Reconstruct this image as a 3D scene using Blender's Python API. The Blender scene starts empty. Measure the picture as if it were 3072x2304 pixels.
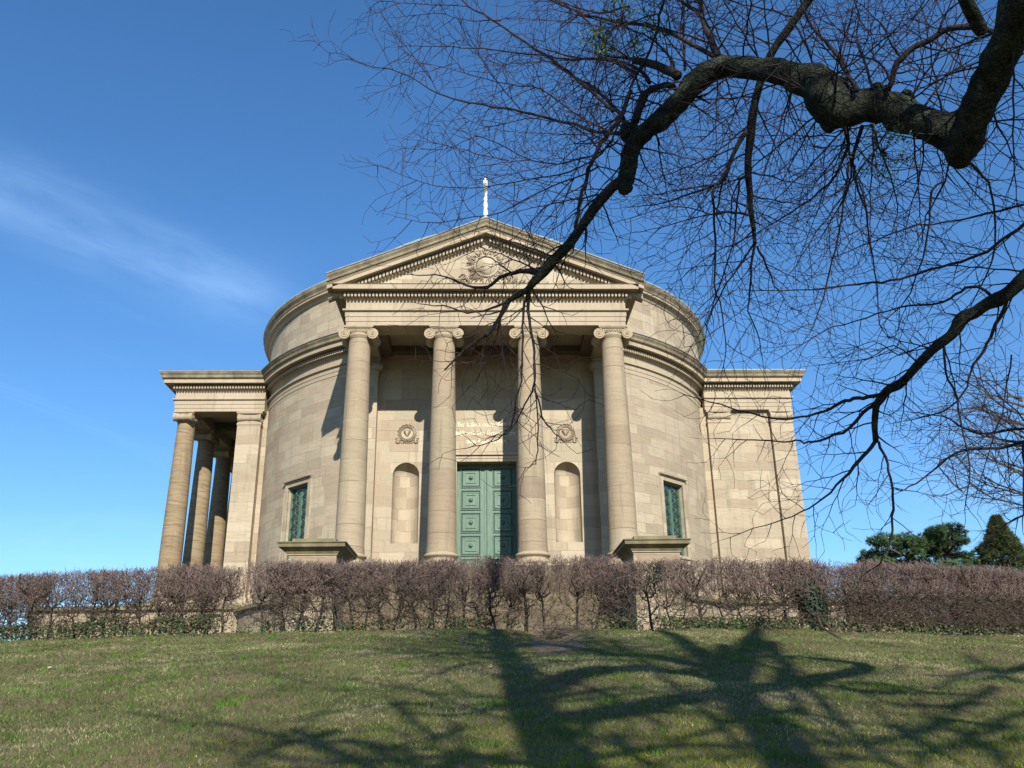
import bpy, math, random
import numpy as np
from mathutils import Vector, Matrix, noise as mnoise
random.seed(7); rng=np.random.default_rng(11)
PI=math.pi; sin=math.sin; cos=math.cos; rad=math.radians
S=bpy.context.scene; COL=S.collection
DC=51.4; RD=13.05; ZB=15.37; FLOOR=5.2
SUN=Vector((.165,-1,.583)).normalized()
# ------------------------------------------------------------------ camera
FPX=2641.5; PITCH=.3555; YAW=.0327; ROLL=-.0141; CAMX=-.0664
fw=Vector((sin(YAW)*cos(PITCH),cos(YAW)*cos(PITCH),sin(PITCH)))
r0=Vector((cos(YAW),-sin(YAW),0)); u0=r0.cross(fw)
rt=r0*cos(ROLL)+u0*sin(ROLL); up=-r0*sin(ROLL)+u0*cos(ROLL)
cam=bpy.data.cameras.new('camera'); co=bpy.data.objects.new('camera',cam); COL.objects.link(co)
cam.sensor_width=36; cam.lens=FPX/3072*36; cam.clip_start=.05; cam.clip_end=20000
M=Matrix((rt,up,-fw)).transposed().to_4x4(); M.translation=Vector((CAMX,0,0)); co.matrix_world=M
S.camera=co
def ray(x,y):
    d=rt*(x-1536)+up*(1152-y)+fw*FPX
    return d/d.y
def at(x,y,Y):
    d=ray(x,y)*Y; d.x+=CAMX; return d
def zcam(p): return (p-Vector((CAMX,0,0))).dot(fw)
# ------------------------------------------------------------------ object helpers
def tag(o,label=None,cat=None,group=None,kind=None):
    if label: o['label']=label
    if cat: o['category']=cat
    if group: o['group']=group
    if kind: o['kind']=kind
    return o
def empty(name,loc=(0,0,0),rz=0,parent=None):
    o=bpy.data.objects.new(name,None); COL.objects.link(o); o.location=loc; o.rotation_euler=(0,0,rz)
    if parent: o.parent=parent
    o.empty_display_size=.1
    return o
def link(name,me,mats,parent=None):
    o=bpy.data.objects.new(name,me); COL.objects.link(o)
    if parent: o.parent=parent
    if mats is not None:
        for m in (mats if isinstance(mats,(list,tuple)) else [mats]): me.materials.append(m)
    return o
class MB:
    def __init__(s): s.v=[]; s.f=[]; s.m=[]; s.sm=[]
    def add(s,vs,fs,mi=0,smooth=False):
        b=len(s.v); s.v.extend([tuple(v) for v in vs])
        for f in fs: s.f.append(tuple(i+b for i in f)); s.m.append(mi); s.sm.append(smooth)
    def box(s,x0,x1,y0,y1,z0,z1,mi=0):
        s.add([(x,y,z) for z in (z0,z1) for y in (y0,y1) for x in (x0,x1)],
              [(0,2,3,1),(4,5,7,6),(0,1,5,4),(2,6,7,3),(0,4,6,2),(1,3,7,5)],mi)
    def quad(s,a,b,c,d,mi=0): s.add([a,b,c,d],[(0,1,2,3)],mi)
    def prism(s,poly,h0,h1,axis='y',mi=0):
        n=len(poly)
        def P(p,h): return (p[0],h,p[1]) if axis=='y' else ((h,p[0],p[1]) if axis=='x' else (p[0],p[1],h))
        vs=[P(p,h0) for p in poly]+[P(p,h1) for p in poly]
        s.add(vs,[tuple(range(n)),tuple(range(2*n-1,n-1,-1))]+[(i,i+n,(i+1)%n+n,(i+1)%n) for i in range(n)],mi)
    def lathe(s,prof,seg=32,cx=0,cy=0,mi=0,smooth=True,caps=True):
        n=len(prof); vs=[(cx+r*cos(2*PI*k/seg),cy+r*sin(2*PI*k/seg),z) for k in range(seg) for r,z in prof]
        fs=[(k*n+i,((k+1)%seg)*n+i,((k+1)%seg)*n+i+1,k*n+i+1) for k in range(seg) for i in range(n-1)]
        s.add(vs,fs,mi,smooth)
        if caps:
            s.add([vs[k*n] for k in range(seg)],[tuple(range(seg-1,-1,-1))],mi)
            s.add([vs[k*n+n-1] for k in range(seg)],[tuple(range(seg))],mi)
    def tube(s,pts,radii,seg=8,mi=0,smooth=True,cap=True,jit=0):
        pts=[Vector(p) for p in pts]; n=len(pts)
        if not hasattr(radii,'__len__'): radii=[radii]*n
        t=(pts[1]-pts[0]).normalized(); nrm=t.orthogonal().normalized(); vs=[]
        for i in range(n):
            t2=(pts[min(i+1,n-1)]-pts[max(i-1,0)]).normalized()
            nrm=(nrm-t2*nrm.dot(t2)).normalized(); b=t2.cross(nrm)
            for k in range(seg):
                a=2*PI*k/seg; r=radii[i]
                d=nrm*cos(a)+b*sin(a)
                if jit:
                    q=pts[i]+d*r; r*=1+jit*mnoise.noise(q*5)+jit*.7*mnoise.noise(q*14)
                vs.append(pts[i]+d*r)
        fs=[(i*seg+k,i*seg+(k+1)%seg,(i+1)*seg+(k+1)%seg,(i+1)*seg+k) for i in range(n-1) for k in range(seg)]
        if cap: fs+= [tuple(range(seg-1,-1,-1)),tuple(range((n-1)*seg,n*seg))]
        s.add(vs,fs,mi,smooth)
    def ball(s,c,r,seg=8,sc=(1,1,1),mi=0):
        vs=[];n=seg//2
        for i in range(n+1):
            for k in range(seg):
                a=PI*i/n; vs.append((c[0]+r*sc[0]*sin(a)*cos(2*PI*k/seg),c[1]+r*sc[1]*sin(a)*sin(2*PI*k/seg),c[2]+r*sc[2]*cos(a)))
        s.add(vs,[(i*seg+k,(i+1)*seg+k,(i+1)*seg+(k+1)%seg,i*seg+(k+1)%seg) for i in range(n) for k in range(seg)],mi,True)
    def sweep(s,sec,path,closed=False,mi=0):
        """closed cross-section (offset to the right of travel, z) along a horizontal path, mitred"""
        n=len(path); m=len(sec); vs=[]
        P=[Vector((p[0],p[1])) for p in path]
        def nr(a,b): d=(b-a).normalized(); return Vector((d.y,-d.x))
        for i in range(n):
            if closed: a=nr(P[i-1],P[i]); b=nr(P[i],P[(i+1)%n])
            else: a=nr(P[max(i-1,0)],P[max(i,1)]); b=nr(P[min(i,n-2)],P[min(i+1,n-1)])
            mt=(a+b)/(1+a.dot(b))
            for o,z in sec: vs.append((P[i].x+mt.x*o,P[i].y+mt.y*o,z))
        fs=[(i*m+k,i*m+(k+1)%m,((i+1)%n)*m+(k+1)%m,((i+1)%n)*m+k) for i in range(n if closed else n-1) for k in range(m)]
        if not closed: fs+=[tuple(range(m-1,-1,-1)),tuple(range((n-1)*m,n*m))]
        s.add(vs,fs,mi)
    def build(s,name,mats,parent=None,uv='box',fix=True):
        me=bpy.data.meshes.new(name); me.from_pydata(s.v,[],s.f)
        me.polygons.foreach_set('material_index',s.m); me.polygons.foreach_set('use_smooth',s.sm)
        if fix:
            import bmesh
            bm=bmesh.new(); bm.from_mesh(me); bmesh.ops.recalc_face_normals(bm,faces=bm.faces); bm.to_mesh(me); bm.free()
        if uv: put_uv(me,uv)
        return link(name,me,mats,parent)
def put_uv(me,mode):
    nl=len(me.loops); nv=len(me.vertices); npz=len(me.polygons)
    if not nl: return
    co=np.empty(nv*3); me.vertices.foreach_get('co',co); co=co.reshape(-1,3)
    lv=np.empty(nl,dtype=np.int32); me.loops.foreach_get('vertex_index',lv)
    ls=np.empty(npz,dtype=np.int32); me.polygons.foreach_get('loop_total',ls)
    nm=np.empty(npz*3); me.polygons.foreach_get('normal',nm); nm=nm.reshape(-1,3)
    ce=np.empty(npz*3); me.polygons.foreach_get('center',ce); ce=ce.reshape(-1,3)
    N=np.repeat(nm,ls,axis=0); C=np.repeat(ce,ls,axis=0); p=co[lv]
    if mode=='box':
        ax=np.abs(N); u=np.where(ax[:,0]>ax[:,1]*1.05,p[:,1],p[:,0]); v=np.where(ax[:,2]>.8,p[:,1],p[:,2])
    elif isinstance(mode,tuple):
        cx,cy,R=mode
        ac=np.arctan2(C[:,0]-cx,-(C[:,1]-cy)); a=np.arctan2(p[:,0]-cx,-(p[:,1]-cy))
        a=ac+(a-ac+np.pi)%(2*np.pi)-np.pi
        u=a*R; v=p[:,2]
    uvl=me.uv_layers.new(name='UVMap'); uvl.data.foreach_set('uv',np.stack([u,v],1).astype(np.float32).ravel())
def dup(o,parent=None,label=None):
    c=o.copy(); COL.objects.link(c); c.parent=parent
    for ch in o.children: dup(ch,c)
    return c
# ------------------------------------------------------------------ materials
def new_mat(name):
    m=bpy.data.materials.new(name); m.use_nodes=True; nt=m.node_tree; b=nt.nodes['Principled BSDF']; return m,nt,b
class NT:
    def __init__(s,nt): s.nt=nt; s.n=nt.nodes; s.l=nt.links
    def node(s,t,**k):
        n=s.n.new(t)
        for a,v in k.items(): setattr(n,a,v)
        return n
    def math(s,op,a,b=None,c=None,clamp=False):
        n=s.node('ShaderNodeMath',operation=op,use_clamp=clamp)
        for i,x in enumerate((a,b,c)):
            if x is None: continue
            if isinstance(x,(int,float)): n.inputs[i].default_value=x
            else: s.l.new(x,n.inputs[i])
        return n.outputs[0]
    def comb(s,x,y,z=0):
        n=s.node('ShaderNodeCombineXYZ')
        for i,a in enumerate((x,y,z)):
            if isinstance(a,(int,float)): n.inputs[i].default_value=a
            else: s.l.new(a,n.inputs[i])
        return n.outputs[0]
    def mix(s,f,a,b,mode='MIX'):
        n=s.node('ShaderNodeMix',data_type='RGBA',blend_type=mode)
        for i,x in ((0,f),(6,a),(7,b)):
            if isinstance(x,(int,float)): n.inputs[i].default_value=x
            elif isinstance(x,tuple): n.inputs[i].default_value=(*x,1)
            else: s.l.new(x,n.inputs[i])
        return n.outputs[2]
    def noise(s,vec,scale,detail=4,rough=.55,dist=0):
        n=s.node('ShaderNodeTexNoise'); n.inputs['Scale'].default_value=scale; n.inputs['Detail'].default_value=detail
        n.inputs['Roughness'].default_value=rough; n.inputs['Distortion'].default_value=dist
        if vec is not None: s.l.new(vec,n.inputs['Vector'])
        return n.outputs[0]
    def mapping(s,vec,sc):
        n=s.node('ShaderNodeMapping'); n.inputs['Scale'].default_value=sc; s.l.new(vec,n.inputs[0]); return n.outputs[0]
    def ramp(s,f,stops,interp='LINEAR'):
        n=s.node('ShaderNodeValToRGB'); n.color_ramp.interpolation=interp
        e=n.color_ramp.elements
        while len(e)<len(stops): e.new(.5)
        for i,(p,c) in enumerate(stops): e[i].position=p; e[i].color=(*c,1)
        s.l.new(f,n.inputs[0]); return n.outputs[0]
    def smooth(s,v,a,b):
        n=s.node('ShaderNodeMapRange',interpolation_type='SMOOTHSTEP'); s.l.new(v,n.inputs[0])
        n.inputs[1].default_value=a; n.inputs[2].default_value=b; return n.outputs[0]
    def bump(s,h,strength,dist,b):
        n=s.node('ShaderNodeBump'); n.inputs['Strength'].default_value=strength; n.inputs['Distance'].default_value=dist
        s.l.new(h,n.inputs['Height']); s.l.new(n.outputs[0],b.inputs['Normal'])
PAL=[(0,(.43,.345,.235)),(.14,(.56,.46,.315)),(.28,(.50,.41,.285)),(.42,(.60,.505,.355)),(.55,(.47,.37,.26)),(.66,(.56,.475,.33)),(.78,(.48,.415,.285)),(.88,(.63,.54,.385)),(.96,(.41,.325,.235))]
def stone(name,course=.48,width=1.15,pal=PAL,strata=.35,joint=.011,tint=(1,1,1),stain=.3,vj=True,grime=0,blocks=1.0):
    m,nt,b=new_mat(name); T=NT(nt)
    tc=T.node('ShaderNodeTexCoord'); uv=T.node('ShaderNodeUVMap',uv_map='UVMap')
    sp=T.node('ShaderNodeSeparateXYZ'); T.l.new(uv.outputs[0],sp.inputs[0]); U,V=sp.outputs[0],sp.outputs[1]
    row=T.math('DIVIDE',V,course); ri=T.math('FLOOR',row); rf=T.math('FRACT',row)
    wn=T.node('ShaderNodeTexWhiteNoise',noise_dimensions='1D'); T.l.new(ri,wn.inputs['W'])
    bw=T.math('MULTIPLY_ADD',wn.outputs[0],width*.5,width*.78)
    u2=T.math('ADD',T.math('DIVIDE',U,bw),T.math('MULTIPLY',wn.outputs[0],37.3))
    ci=T.math('FLOOR',u2); cf=T.math('FRACT',u2)
    if not vj: ci=T.math('MULTIPLY',ci,0)
    w2=T.node('ShaderNodeTexWhiteNoise',noise_dimensions='3D'); T.l.new(T.comb(ri,ci,3.7),w2.inputs['Vector'])
    col=T.ramp(w2.outputs[0],pal,'CONSTANT' if vj else 'LINEAR')
    col=T.mix(blocks*.72,(.535,.44,.305),col)
    # strata inside each block, its own seed per block
    seed=T.node('ShaderNodeSeparateXYZ'); T.l.new(w2.outputs['Color'],seed.inputs[0])
    sv=T.comb(T.math('MULTIPLY',U,.7),T.math('ADD',T.math('MULTIPLY',V,6),T.math('MULTIPLY',U,.5)),T.math('MULTIPLY',seed.outputs[0],20))
    st=T.noise(sv,1.6,6,.65,.6)
    col=T.mix(T.math('MULTIPLY',T.smooth(st,.42,.72),strata),col,(.30,.215,.14))
    big=T.noise(tc.outputs['Object'],.35,5,.6)
    col=T.mix(T.math('MULTIPLY',T.smooth(big,.48,.75),stain),col,(.36,.29,.205))
    fine=T.noise(tc.outputs['Object'],9,5,.7)
    col=T.mix(.22,col,T.ramp(fine,[(.3,(.35,.35,.35)),(.7,(.66,.66,.66))]),'OVERLAY')
    sk=T.noise(T.comb(T.math('MULTIPLY',U,2.6),T.math('MULTIPLY',V,.22),1.5),1.5,5,.6)
    col=T.mix(T.math('MULTIPLY',T.smooth(sk,.52,.70),.34+.25*stain),col,(.27,.225,.165))
    if grime:
        g=T.noise(T.mapping(tc.outputs['Object'],(1,1,.25)),1.3,5,.65)
        col=T.mix(T.math('MULTIPLY',T.smooth(g,.35,.65),grime),col,(.13,.12,.085))
    dj=T.math('MULTIPLY',T.math('MINIMUM',rf,T.math('SUBTRACT',1,rf)),course)
    if vj:
        dv=T.math('MULTIPLY',T.math('MINIMUM',cf,T.math('SUBTRACT',1,cf)),bw); dj=T.math('MINIMUM',dj,dv)
    jm=T.math('SUBTRACT',1,T.smooth(dj,joint*.3,joint))
    lt=T.noise(tc.outputs['Object'],.8,2)
    jc=T.ramp(T.math('ADD',lt,0),[(.45,(.24,.185,.125)),(.6,(.62,.55,.42))])
    col=T.mix(T.math('MULTIPLY',jm,.75),col,jc)
    col=T.mix(1,col,tuple(t*k for t,k in zip(tint,(.645,.645,.645))),'MULTIPLY')
    T.l.new(col,b.inputs['Base Color']); b.inputs['Roughness'].default_value=.9
    b.inputs['Specular IOR Level'].default_value=.25
    h=T.math('SUBTRACT',T.math('ADD',T.math('MULTIPLY',fine,.5),T.math('MULTIPLY',st,.3)),jm)
    T.bump(h,.5,.012,b)
    return m
def plain(name,c1,c2,scale=6,rough=.7,metal=0,bump=.3,bd=.01,spec=.3,stretch=None):
    m,nt,b=new_mat(name); T=NT(nt); tc=T.node('ShaderNodeTexCoord'); v=tc.outputs['Object']
    if stretch: v=T.mapping(v,stretch)
    n=T.noise(v,scale,6,.65); col=T.ramp(n,[(.32,c1),(.68,c2)])
    T.l.new(col,b.inputs['Base Color']); b.inputs['Roughness'].default_value=rough; b.inputs['Metallic'].default_value=metal
    b.inputs['Specular IOR Level'].default_value=spec
    if bump: T.bump(n,bump,bd,b)
    return m
M_wall=stone('sandstone_ashlar')
M_wallw=stone('sandstone_ashlar_wing',course=.52,width=1.5)
M_porch=stone('sandstone_porch',course=.50,width=1.35,strata=.15,stain=.12)
M_trim=stone('sandstone_trim',course=5,width=1.9,strata=.12,stain=.2,joint=.008,blocks=.55)
M_col=stone('sandstone_column',course=.86,vj=False,strata=.35,stain=.45,joint=.02,tint=(.84,.81,.76))
M_colw=stone('sandstone_column_weathered',course=.78,vj=False,strata=.95,stain=.6,joint=.016,tint=(.74,.68,.58))
M_cap=stone('carved_sandstone',course=50,width=80,strata=.05,stain=.3,joint=.002,blocks=.2,tint=(.95,.93,.88))
M_dark=stone('weathered_sandstone',course=50,width=1.9,strata=.2,stain=.4,joint=.008,grime=.6,tint=(.78,.78,.72))
M_ped=stone('lichen_sandstone',course=50,width=9,strata=.2,stain=.4,joint=.002,grime=.55,tint=(.62,.62,.5))
M_podium=stone('podium_sandstone',course=.55,width=1.5,strata=.4,stain=.5,grime=.2,tint=(.85,.83,.78))
M_podium_shaded=stone('podium_sandstone_shaded',course=.55,width=1.5,strata=.5,stain=.7,grime=.5,tint=(.46,.43,.38))  # dark copy of the podium stone, tree and hedge shade put into its colour
M_copper=plain('copper_roof',(.16,.24,.21),(.30,.38,.34),2,.6)
M_lead=plain('lead_sheet',(.13,.13,.125),(.24,.24,.23),3,.6)
M_door=plain('door_verdigris',(.050,.105,.066),(.095,.165,.115),4,.5,bump=.1,stretch=(3,3,.6),spec=.4)
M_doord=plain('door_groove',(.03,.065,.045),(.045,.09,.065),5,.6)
M_gold=plain('gilded_metal',(1,.86,.58),(1,.92,.72),20,.45,.55,.05)
M_gilt=plain('gilt_lettering',(.70,.63,.43),(.80,.73,.53),30,.5,0,0)
M_pipe=plain('zinc_pipe',(.13,.13,.11),(.2,.2,.17),8,.7,0,.1)
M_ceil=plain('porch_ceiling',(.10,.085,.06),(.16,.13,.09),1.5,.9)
m,nt,b=new_mat('window_glass'); T=NT(nt); b.inputs['Base Color'].default_value=(.02,.035,.035,1); b.inputs['Roughness'].default_value=.06
b.inputs['Specular IOR Level'].default_value=.9; b.inputs['Metallic'].default_value=0
tc=T.node('ShaderNodeTexCoord'); T.bump(T.noise(tc.outputs['Object'],4.5,1),.5,.06,b); M_glass=m
# ------------------------------------------------------------------ mausoleum
B=empty('mausoleum',(0,DC,1.6)); BO=Vector((0,DC,1.6))
tag(B,'round sandstone mausoleum with a columned temple front, green door, side wings and gold cross','mausoleum')
PARTS=[]
def part(mb,name,mats,uv='box',parent=None,smooth=False):
    o=mb.build(name,mats,None,uv)
    o.parent=parent or B
    if parent is None: o.location=-BO
    return o
def cyl_uv(R): return (0,DC,R)
# profile of the main entablature : (offset, z)
PROF=[(0,ZB),(0,ZB+.17),(.025,ZB+.18),(.025,ZB+.38),(.05,ZB+.39),(.05,ZB+.60),(.09,ZB+.62),(.15,ZB+.64),(.15,ZB+.71),(.03,ZB+.73),
      (.03,16.50),(.07,16.53),(.12,16.56),(.12,16.83),(.50,16.84),(.50,16.82),(.56,16.82),(.56,17.02),(.60,17.05)]
SIMA=[(.60,17.05),(.67,17.07),(.70,17.12),(.69,17.17),(.71,17.22),(.78,17.31),(.80,17.38)]
def entab(mb,path,inner=-1.04,closed=False,sima=True,z1=17.05):
    sec=[(inner,ZB)]+PROF+[(inner,17.05)]
    mb.sweep(sec,path,closed)
    if sima:
        mb.sweep([(inner,17.052)]+[(o,z+.002) for o,z in SIMA]+[(inner,17.382)],path,closed,1)
def dentils(mb,a,b,off0=.12,off1=.32,z0=16.58,z1=16.75,pitch=.15,w=.085):
    a=Vector(a);b=Vector(b);d=(b-a);L=d.length;d/=L;n=Vector((d.y,-d.x));k=int(L/pitch)
    for i in range(k+1):
        c=a+d*(i*pitch+(L-k*pitch)/2)
        p=[c-d*w/2+n*(off0-.01),c+d*w/2+n*(off0-.01),c+d*w/2+n*off1,c-d*w/2+n*off1]
        mb.prism([(q.x,q.y) for q in p],z0,z1,'z')
# --- drum wall (with window openings, front closed by the flat porch wall)
WA=44.7; WH=3.75; WZ0,WZ1=6.86,10.43
mb=MB()
angs=sorted(set([round(a*1.0,3) for a in range(-180,181,1)]+[s*(WA+t) for s in(-1,1) for t in(-WH,WH)]))
def cp(a,R,z): return (R*sin(rad(a)),DC-R*cos(rad(a)),z)
zs=[4.7,WZ0,WZ1,ZB+.3]
for a0,a1 in zip(angs[:-1],angs[1:]):
    am=(a0+a1)/2
    if abs(am)<21.5: continue
    for i in range(3):
        if i==1 and abs(abs(am)-WA)<WH: continue
        mb.quad(cp(a0,RD,zs[i]),cp(a1,RD,zs[i]),cp(a1,RD,zs[i+1]),cp(a0,RD,zs[i+1]))
part(mb,'drum_wall',M_wall,cyl_uv(RD))
# --- drum entablature
mb=MB()
ring=[(RD*sin(rad(a)),DC-RD*cos(rad(a))) for a in np.arange(-180,180,1.5)]
entab(mb,ring,-.6,True)
for a in np.arange(-100,100.01,.655):
    c=Vector(cp(a,RD+.11,0)); t=Vector((cos(rad(a)),sin(rad(a)),0))*.045; n=Vector((sin(rad(a)),-cos(rad(a)),0))*.21
    if abs(a)<21: continue
    mb.prism([((c-t).x,(c-t).y),((c+t).x,(c+t).y),((c+t+n).x,(c+t+n).y),((c-t+n).x,(c-t+n).y)],16.575,16.75,'z')
part(mb,'drum_entablature',[M_trim,M_dark],cyl_uv(RD))
mb=MB()
mb.sweep([(-.2,17.384),(.83,17.384),(.84,17.41),(.60,17.47),(0,17.62),(-.2,17.62)],ring,True)
part(mb,'drum_cornice_flashing',M_lead,cyl_uv(RD))
# --- attic
mb=MB(); RA=13.02
for i in range(240):
    a0,a1=-180+i*1.5,-178.5+i*1.5
    mb.quad(cp(a0,RA,17.5),cp(a1,RA,17.5),cp(a1,RA,20.05),cp(a0,RA,20.05))
part(mb,'attic_wall',M_wall,cyl_uv(RA))
ringA=[(RA*sin(rad(a)),DC-RA*cos(rad(a))) for a in np.arange(-180,180,1.5)]
mb=MB(); mb.sweep([(-.3,19.98),(.05,19.98),(.08,20.08),(.13,20.12),(.13,20.18),(.30,20.20),(.30,20.30),(.34,20.32),(-.3,20.32)],ringA,True)
mb.sweep([(-.3,20.322),(.34,20.322),(.36,20.42),(.46,20.56),(.49,20.68),(.49,20.74),(-.3,20.74)],ringA,True,1)
part(mb,'attic_cornice',[M_trim,M_dark],cyl_uv(RA))
# --- dome
mb=MB(); prof=[(13.53,20.742),(13.53,20.80),(12.9,20.95),(11.2,21.0),(11.2,21.4),(10.6,21.42),(10.6,21.8),(10.0,21.82),(10.0,22.2)]
for k in range(13):
    t=k/12*PI/2*.93; prof.append((9.6*cos(t),22.2+5.6*sin(t)))
prof+=[(.9,27.75),(.9,28.4),(.7,28.5),(.55,29.2),(.3,29.5)]
mb.lathe(prof,96,0,DC)
part(mb,'dome',M_copper,None)
# --- cross on the dome
mb=MB()
mb.lathe([(.02,29.4),(.30,29.5),(.34,29.9),(.2,30.2),(.12,30.4)],16,0,DC)
mb.ball((0,DC,30.72),.30,16)
for zz,h,w_ in ((31.30,.46,.17),(31.88,.42,.165),(32.40,.38,.155),(32.85,.32,.14)): mb.ball((0,DC,zz),w_,12,(1,1,h/w_))
mb.lathe([(.07,31.0),(.06,33.4)],10,0,DC)
mb.box(-.09,.09,DC-1.05,DC+1.05,33.02,33.20)
mb.lathe([(.07,33.3),(.14,33.36),(.17,33.6),(.15,33.95),(.05,34.05)],12,0,DC)
part(mb,'cross',M_gold,None)
# --- front porch : flat wall with door and niches
YW=38.35; XA0,XA1=4.93,5.94
mb=MB(); DX=1.34; DZ=10.52
def wq(x0,x1,z0,z1,y=YW): mb.quad((x0,y,z0),(x1,y,z0),(x1,y,z1),(x0,y,z1))
NX0,NX1,NZ0=3.01,4.19,6.87; NR=(NX1-NX0)/2; NS=10.5-NR; ZT=15.9
wq(-DX,DX,DZ,ZT)
for s in (-1,1):
    for x0,x1 in ((DX,NX0),(NX1,XA1)):
        wq(min(s*x0,s*x1),max(s*x0,s*x1),FLOOR-.3,ZT)
    wq(min(s*NX0,s*NX1),max(s*NX0,s*NX1),FLOOR-.3,NZ0)
    c=s*(NX0+NX1)/2; n=20
    for i in range(n):
        a0,a1=PI*i/n,PI*(i+1)/n
        x0,x1=c-NR*cos(a0),c-NR*cos(a1); z0,z1=NS+NR*sin(a0),NS+NR*sin(a1)
        mb.quad((x0,YW,z0),(x1,YW,z1),(x1,YW,10.8),(x0,YW,10.8))
    wq(min(s*NX0,s*NX1),max(s*NX0,s*NX1),10.8,ZT)
part(mb,'porch_wall',M_porch)
for s in (-1,1):
    mb=MB(); c=s*(NX0+NX1)/2; n=20
    for i in range(n):
        b0,b1=PI*i/n,PI*(i+1)/n
        P=lambda b,z:(c-NR*cos(b),YW+NR*sin(b),z)
        mb.quad(P(b0,NZ0),P(b1,NZ0),P(b1,NS),P(b0,NS))
        for j in range(8):
            t0,t1=PI/2*j/8,PI/2*(j+1)/8
            Q=lambda b,t:(c-NR*cos(b)*cos(t),YW+NR*sin(b)*cos(t),NS+NR*sin(t))
            mb.add([Q(b0,t0),Q(b1,t0),Q(b1,t1),Q(b0,t1)],[(0,1,2,3)],0,True)
    mb.add([(c-NR*cos(PI*i/n),YW+NR*sin(PI*i/n),NZ0) for i in range(n+1)],[tuple(range(n,-1,-1))])
    o=part(mb,'niche',M_porch,(c,YW,NR)); tag(o,'left niche beside the door' if s<0 else 'right niche beside the door')
# antae of the front porch, carried back to the drum
for s in (-1,1):
    mb=MB(); x0,x1=sorted((s*(XA0+.04),s*XA1)); mb.box(x0,x1,37.92,40.6,FLOOR,14.78)
    mb.box(x0-.06,x1+.06,37.86,40.4,FLOOR,FLOOR+.30); mb.box(x0-.03,x1+.03,37.89,40.4,FLOOR+.302,FLOOR+.5)
    mb.box(x0-.04,x1+.04,37.88,40.3,14.60,14.70)
    mb.box(x0-.06,x1+.06,37.86,40.3,15.22,ZB-.003)
    mb.box(x0,x1,37.921,40.3,14.783,15.217)
    xin=s*XA0
    for yy in (37.98,):
        for xx in (x0+.02,x1-.02):
            mb.tube([(xx,37.84,14.98),(xx,38.34,14.98)],.23,16)
    part(mb,'anta',M_porch)
# door surround
mb=MB()
for k,(w,y) in enumerate(((.0,YW-.045),(.14,YW-.07))):
    o0=DX+.001+w; o1=o0+.138
    for s in(-1,1):
        a,b_=sorted((s*o0,s*o1)); mb.box(a,b_,y,YW-.002,FLOOR,DZ+w)
    mb.box(-o1,o1,y,YW-.002,DZ+w+.002,DZ+w+.14)
mb.box(-DX-.36,DX+.36,YW-.16,YW-.002,DZ+.285,DZ+.35)
mb.box(-DX-.32,DX+.32,YW-.10,YW-.002,DZ+.352,DZ+.40)
# reveals
DY=YW+.5
mb.quad((-DX,YW,FLOOR),(-DX,DY,FLOOR),(-DX,DY,DZ),(-DX,YW,DZ)); mb.quad((DX,YW,FLOOR),(DX,YW,DZ),(DX,DY,DZ),(DX,DY,FLOOR))
mb.quad((-DX,YW,DZ),(-DX,DY,DZ),(DX,DY,DZ),(DX,YW,DZ))
part(mb,'door_surround',M_trim)
# the green door : two leaves, five coffered panels each
D=empty('door',Vector((0,DY,FLOOR))-BO,0,B)
for s in (-1,1):
    mb=MB(); x0,x1=(-DX,-.01) if s<0 else (.01,DX); H=DZ-FLOOR
    mb.box(x0,x1,0,.1,0,H)
    st=s*.055; mb.box(min(0,s*.09)+ (0.012 if s>0 else 0),max(0,s*.09)-(0.012 if s<0 else 0),-.05,-.002,0,H)
    leaf=mb.build('door_leaf',M_door,D)
    for k in range(5):
        zc=H-.62-k*1.02; xc=s*.715
        if zc<.3: continue
        p=MB(); w=.44; mb2=p
        def ring_(w,t,y0,h=None):
            h=h or w
            p.box(xc-w-t,xc+w+t,y0,-.001,zc+h,zc+h+t); p.box(xc-w-t,xc+w+t,y0,-.001,zc-h-t,zc-h)
            p.box(xc-w-t,xc-w,y0,-.001,zc-h+.001,zc+h-.001); p.box(xc+w,xc+w+t,y0,-.001,zc-h+.001,zc+h-.001)
        ring_(.425,.028,-.05)
        ring_(.31,.05,-.028)
        ring_(.215,.03,-.045)
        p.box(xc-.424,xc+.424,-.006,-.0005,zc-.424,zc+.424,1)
        p.box(xc-.309,xc+.309,-.012,-.0065,zc-.309,zc+.309,0)
        for i in range(-8,9):
            q=i*.048
            for (bx,bz) in ((xc+q,zc+.392),(xc+q,zc-.392),(xc-.392,zc+q),(xc+.392,zc+q)): p.ball((bx,-.022,bz),.019,6)
        p.tube([(xc,-.03,zc),(xc,-.003,zc)],.105,18); p.ball((xc,-.045,zc),.055,10); 
        p.tube([(xc,-.055,zc),(xc,-.04,zc)],.03,8,1)
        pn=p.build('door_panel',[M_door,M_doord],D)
# inscription, blackletter cut with a broad nib
G={}
def i_(x=0): return [[(x,.92),(x+.1,.82),(x+.1,.14),(x+.22,.03)]]
G['i']=(i_()+[[(.06,1.25),(.14,1.33)]],.36); G['m']=(i_()+[[(.12,.8),(.32,.97),(.44,.82),(.44,.05)]]+[[(.46,.8),(.66,.97),(.78,.82),(.78,.14),(.9,.03)]],1.05)
G['n']=([[(0,.92),(.1,.82),(.1,.03)],[(.12,.8),(.32,.97),(.44,.82),(.44,.14),(.56,.03)]],.70)
G['u']=([[(0,.92),(.1,.82),(.1,.14),(.22,.03),(.42,.2)],[(.44,.92),(.44,.14),(.56,.03)]],.70)
G['r']=([[(0,.92),(.1,.82),(.1,.14),(.2,.03)],[(.12,.8),(.3,.95),(.42,.85)]],.50)
G['h']=([[(.02,1.45),(.1,1.35),(.1,.03)],[(.12,.8),(.32,.97),(.44,.82),(.44,.1),(.3,-.25)]],.66)
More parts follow.
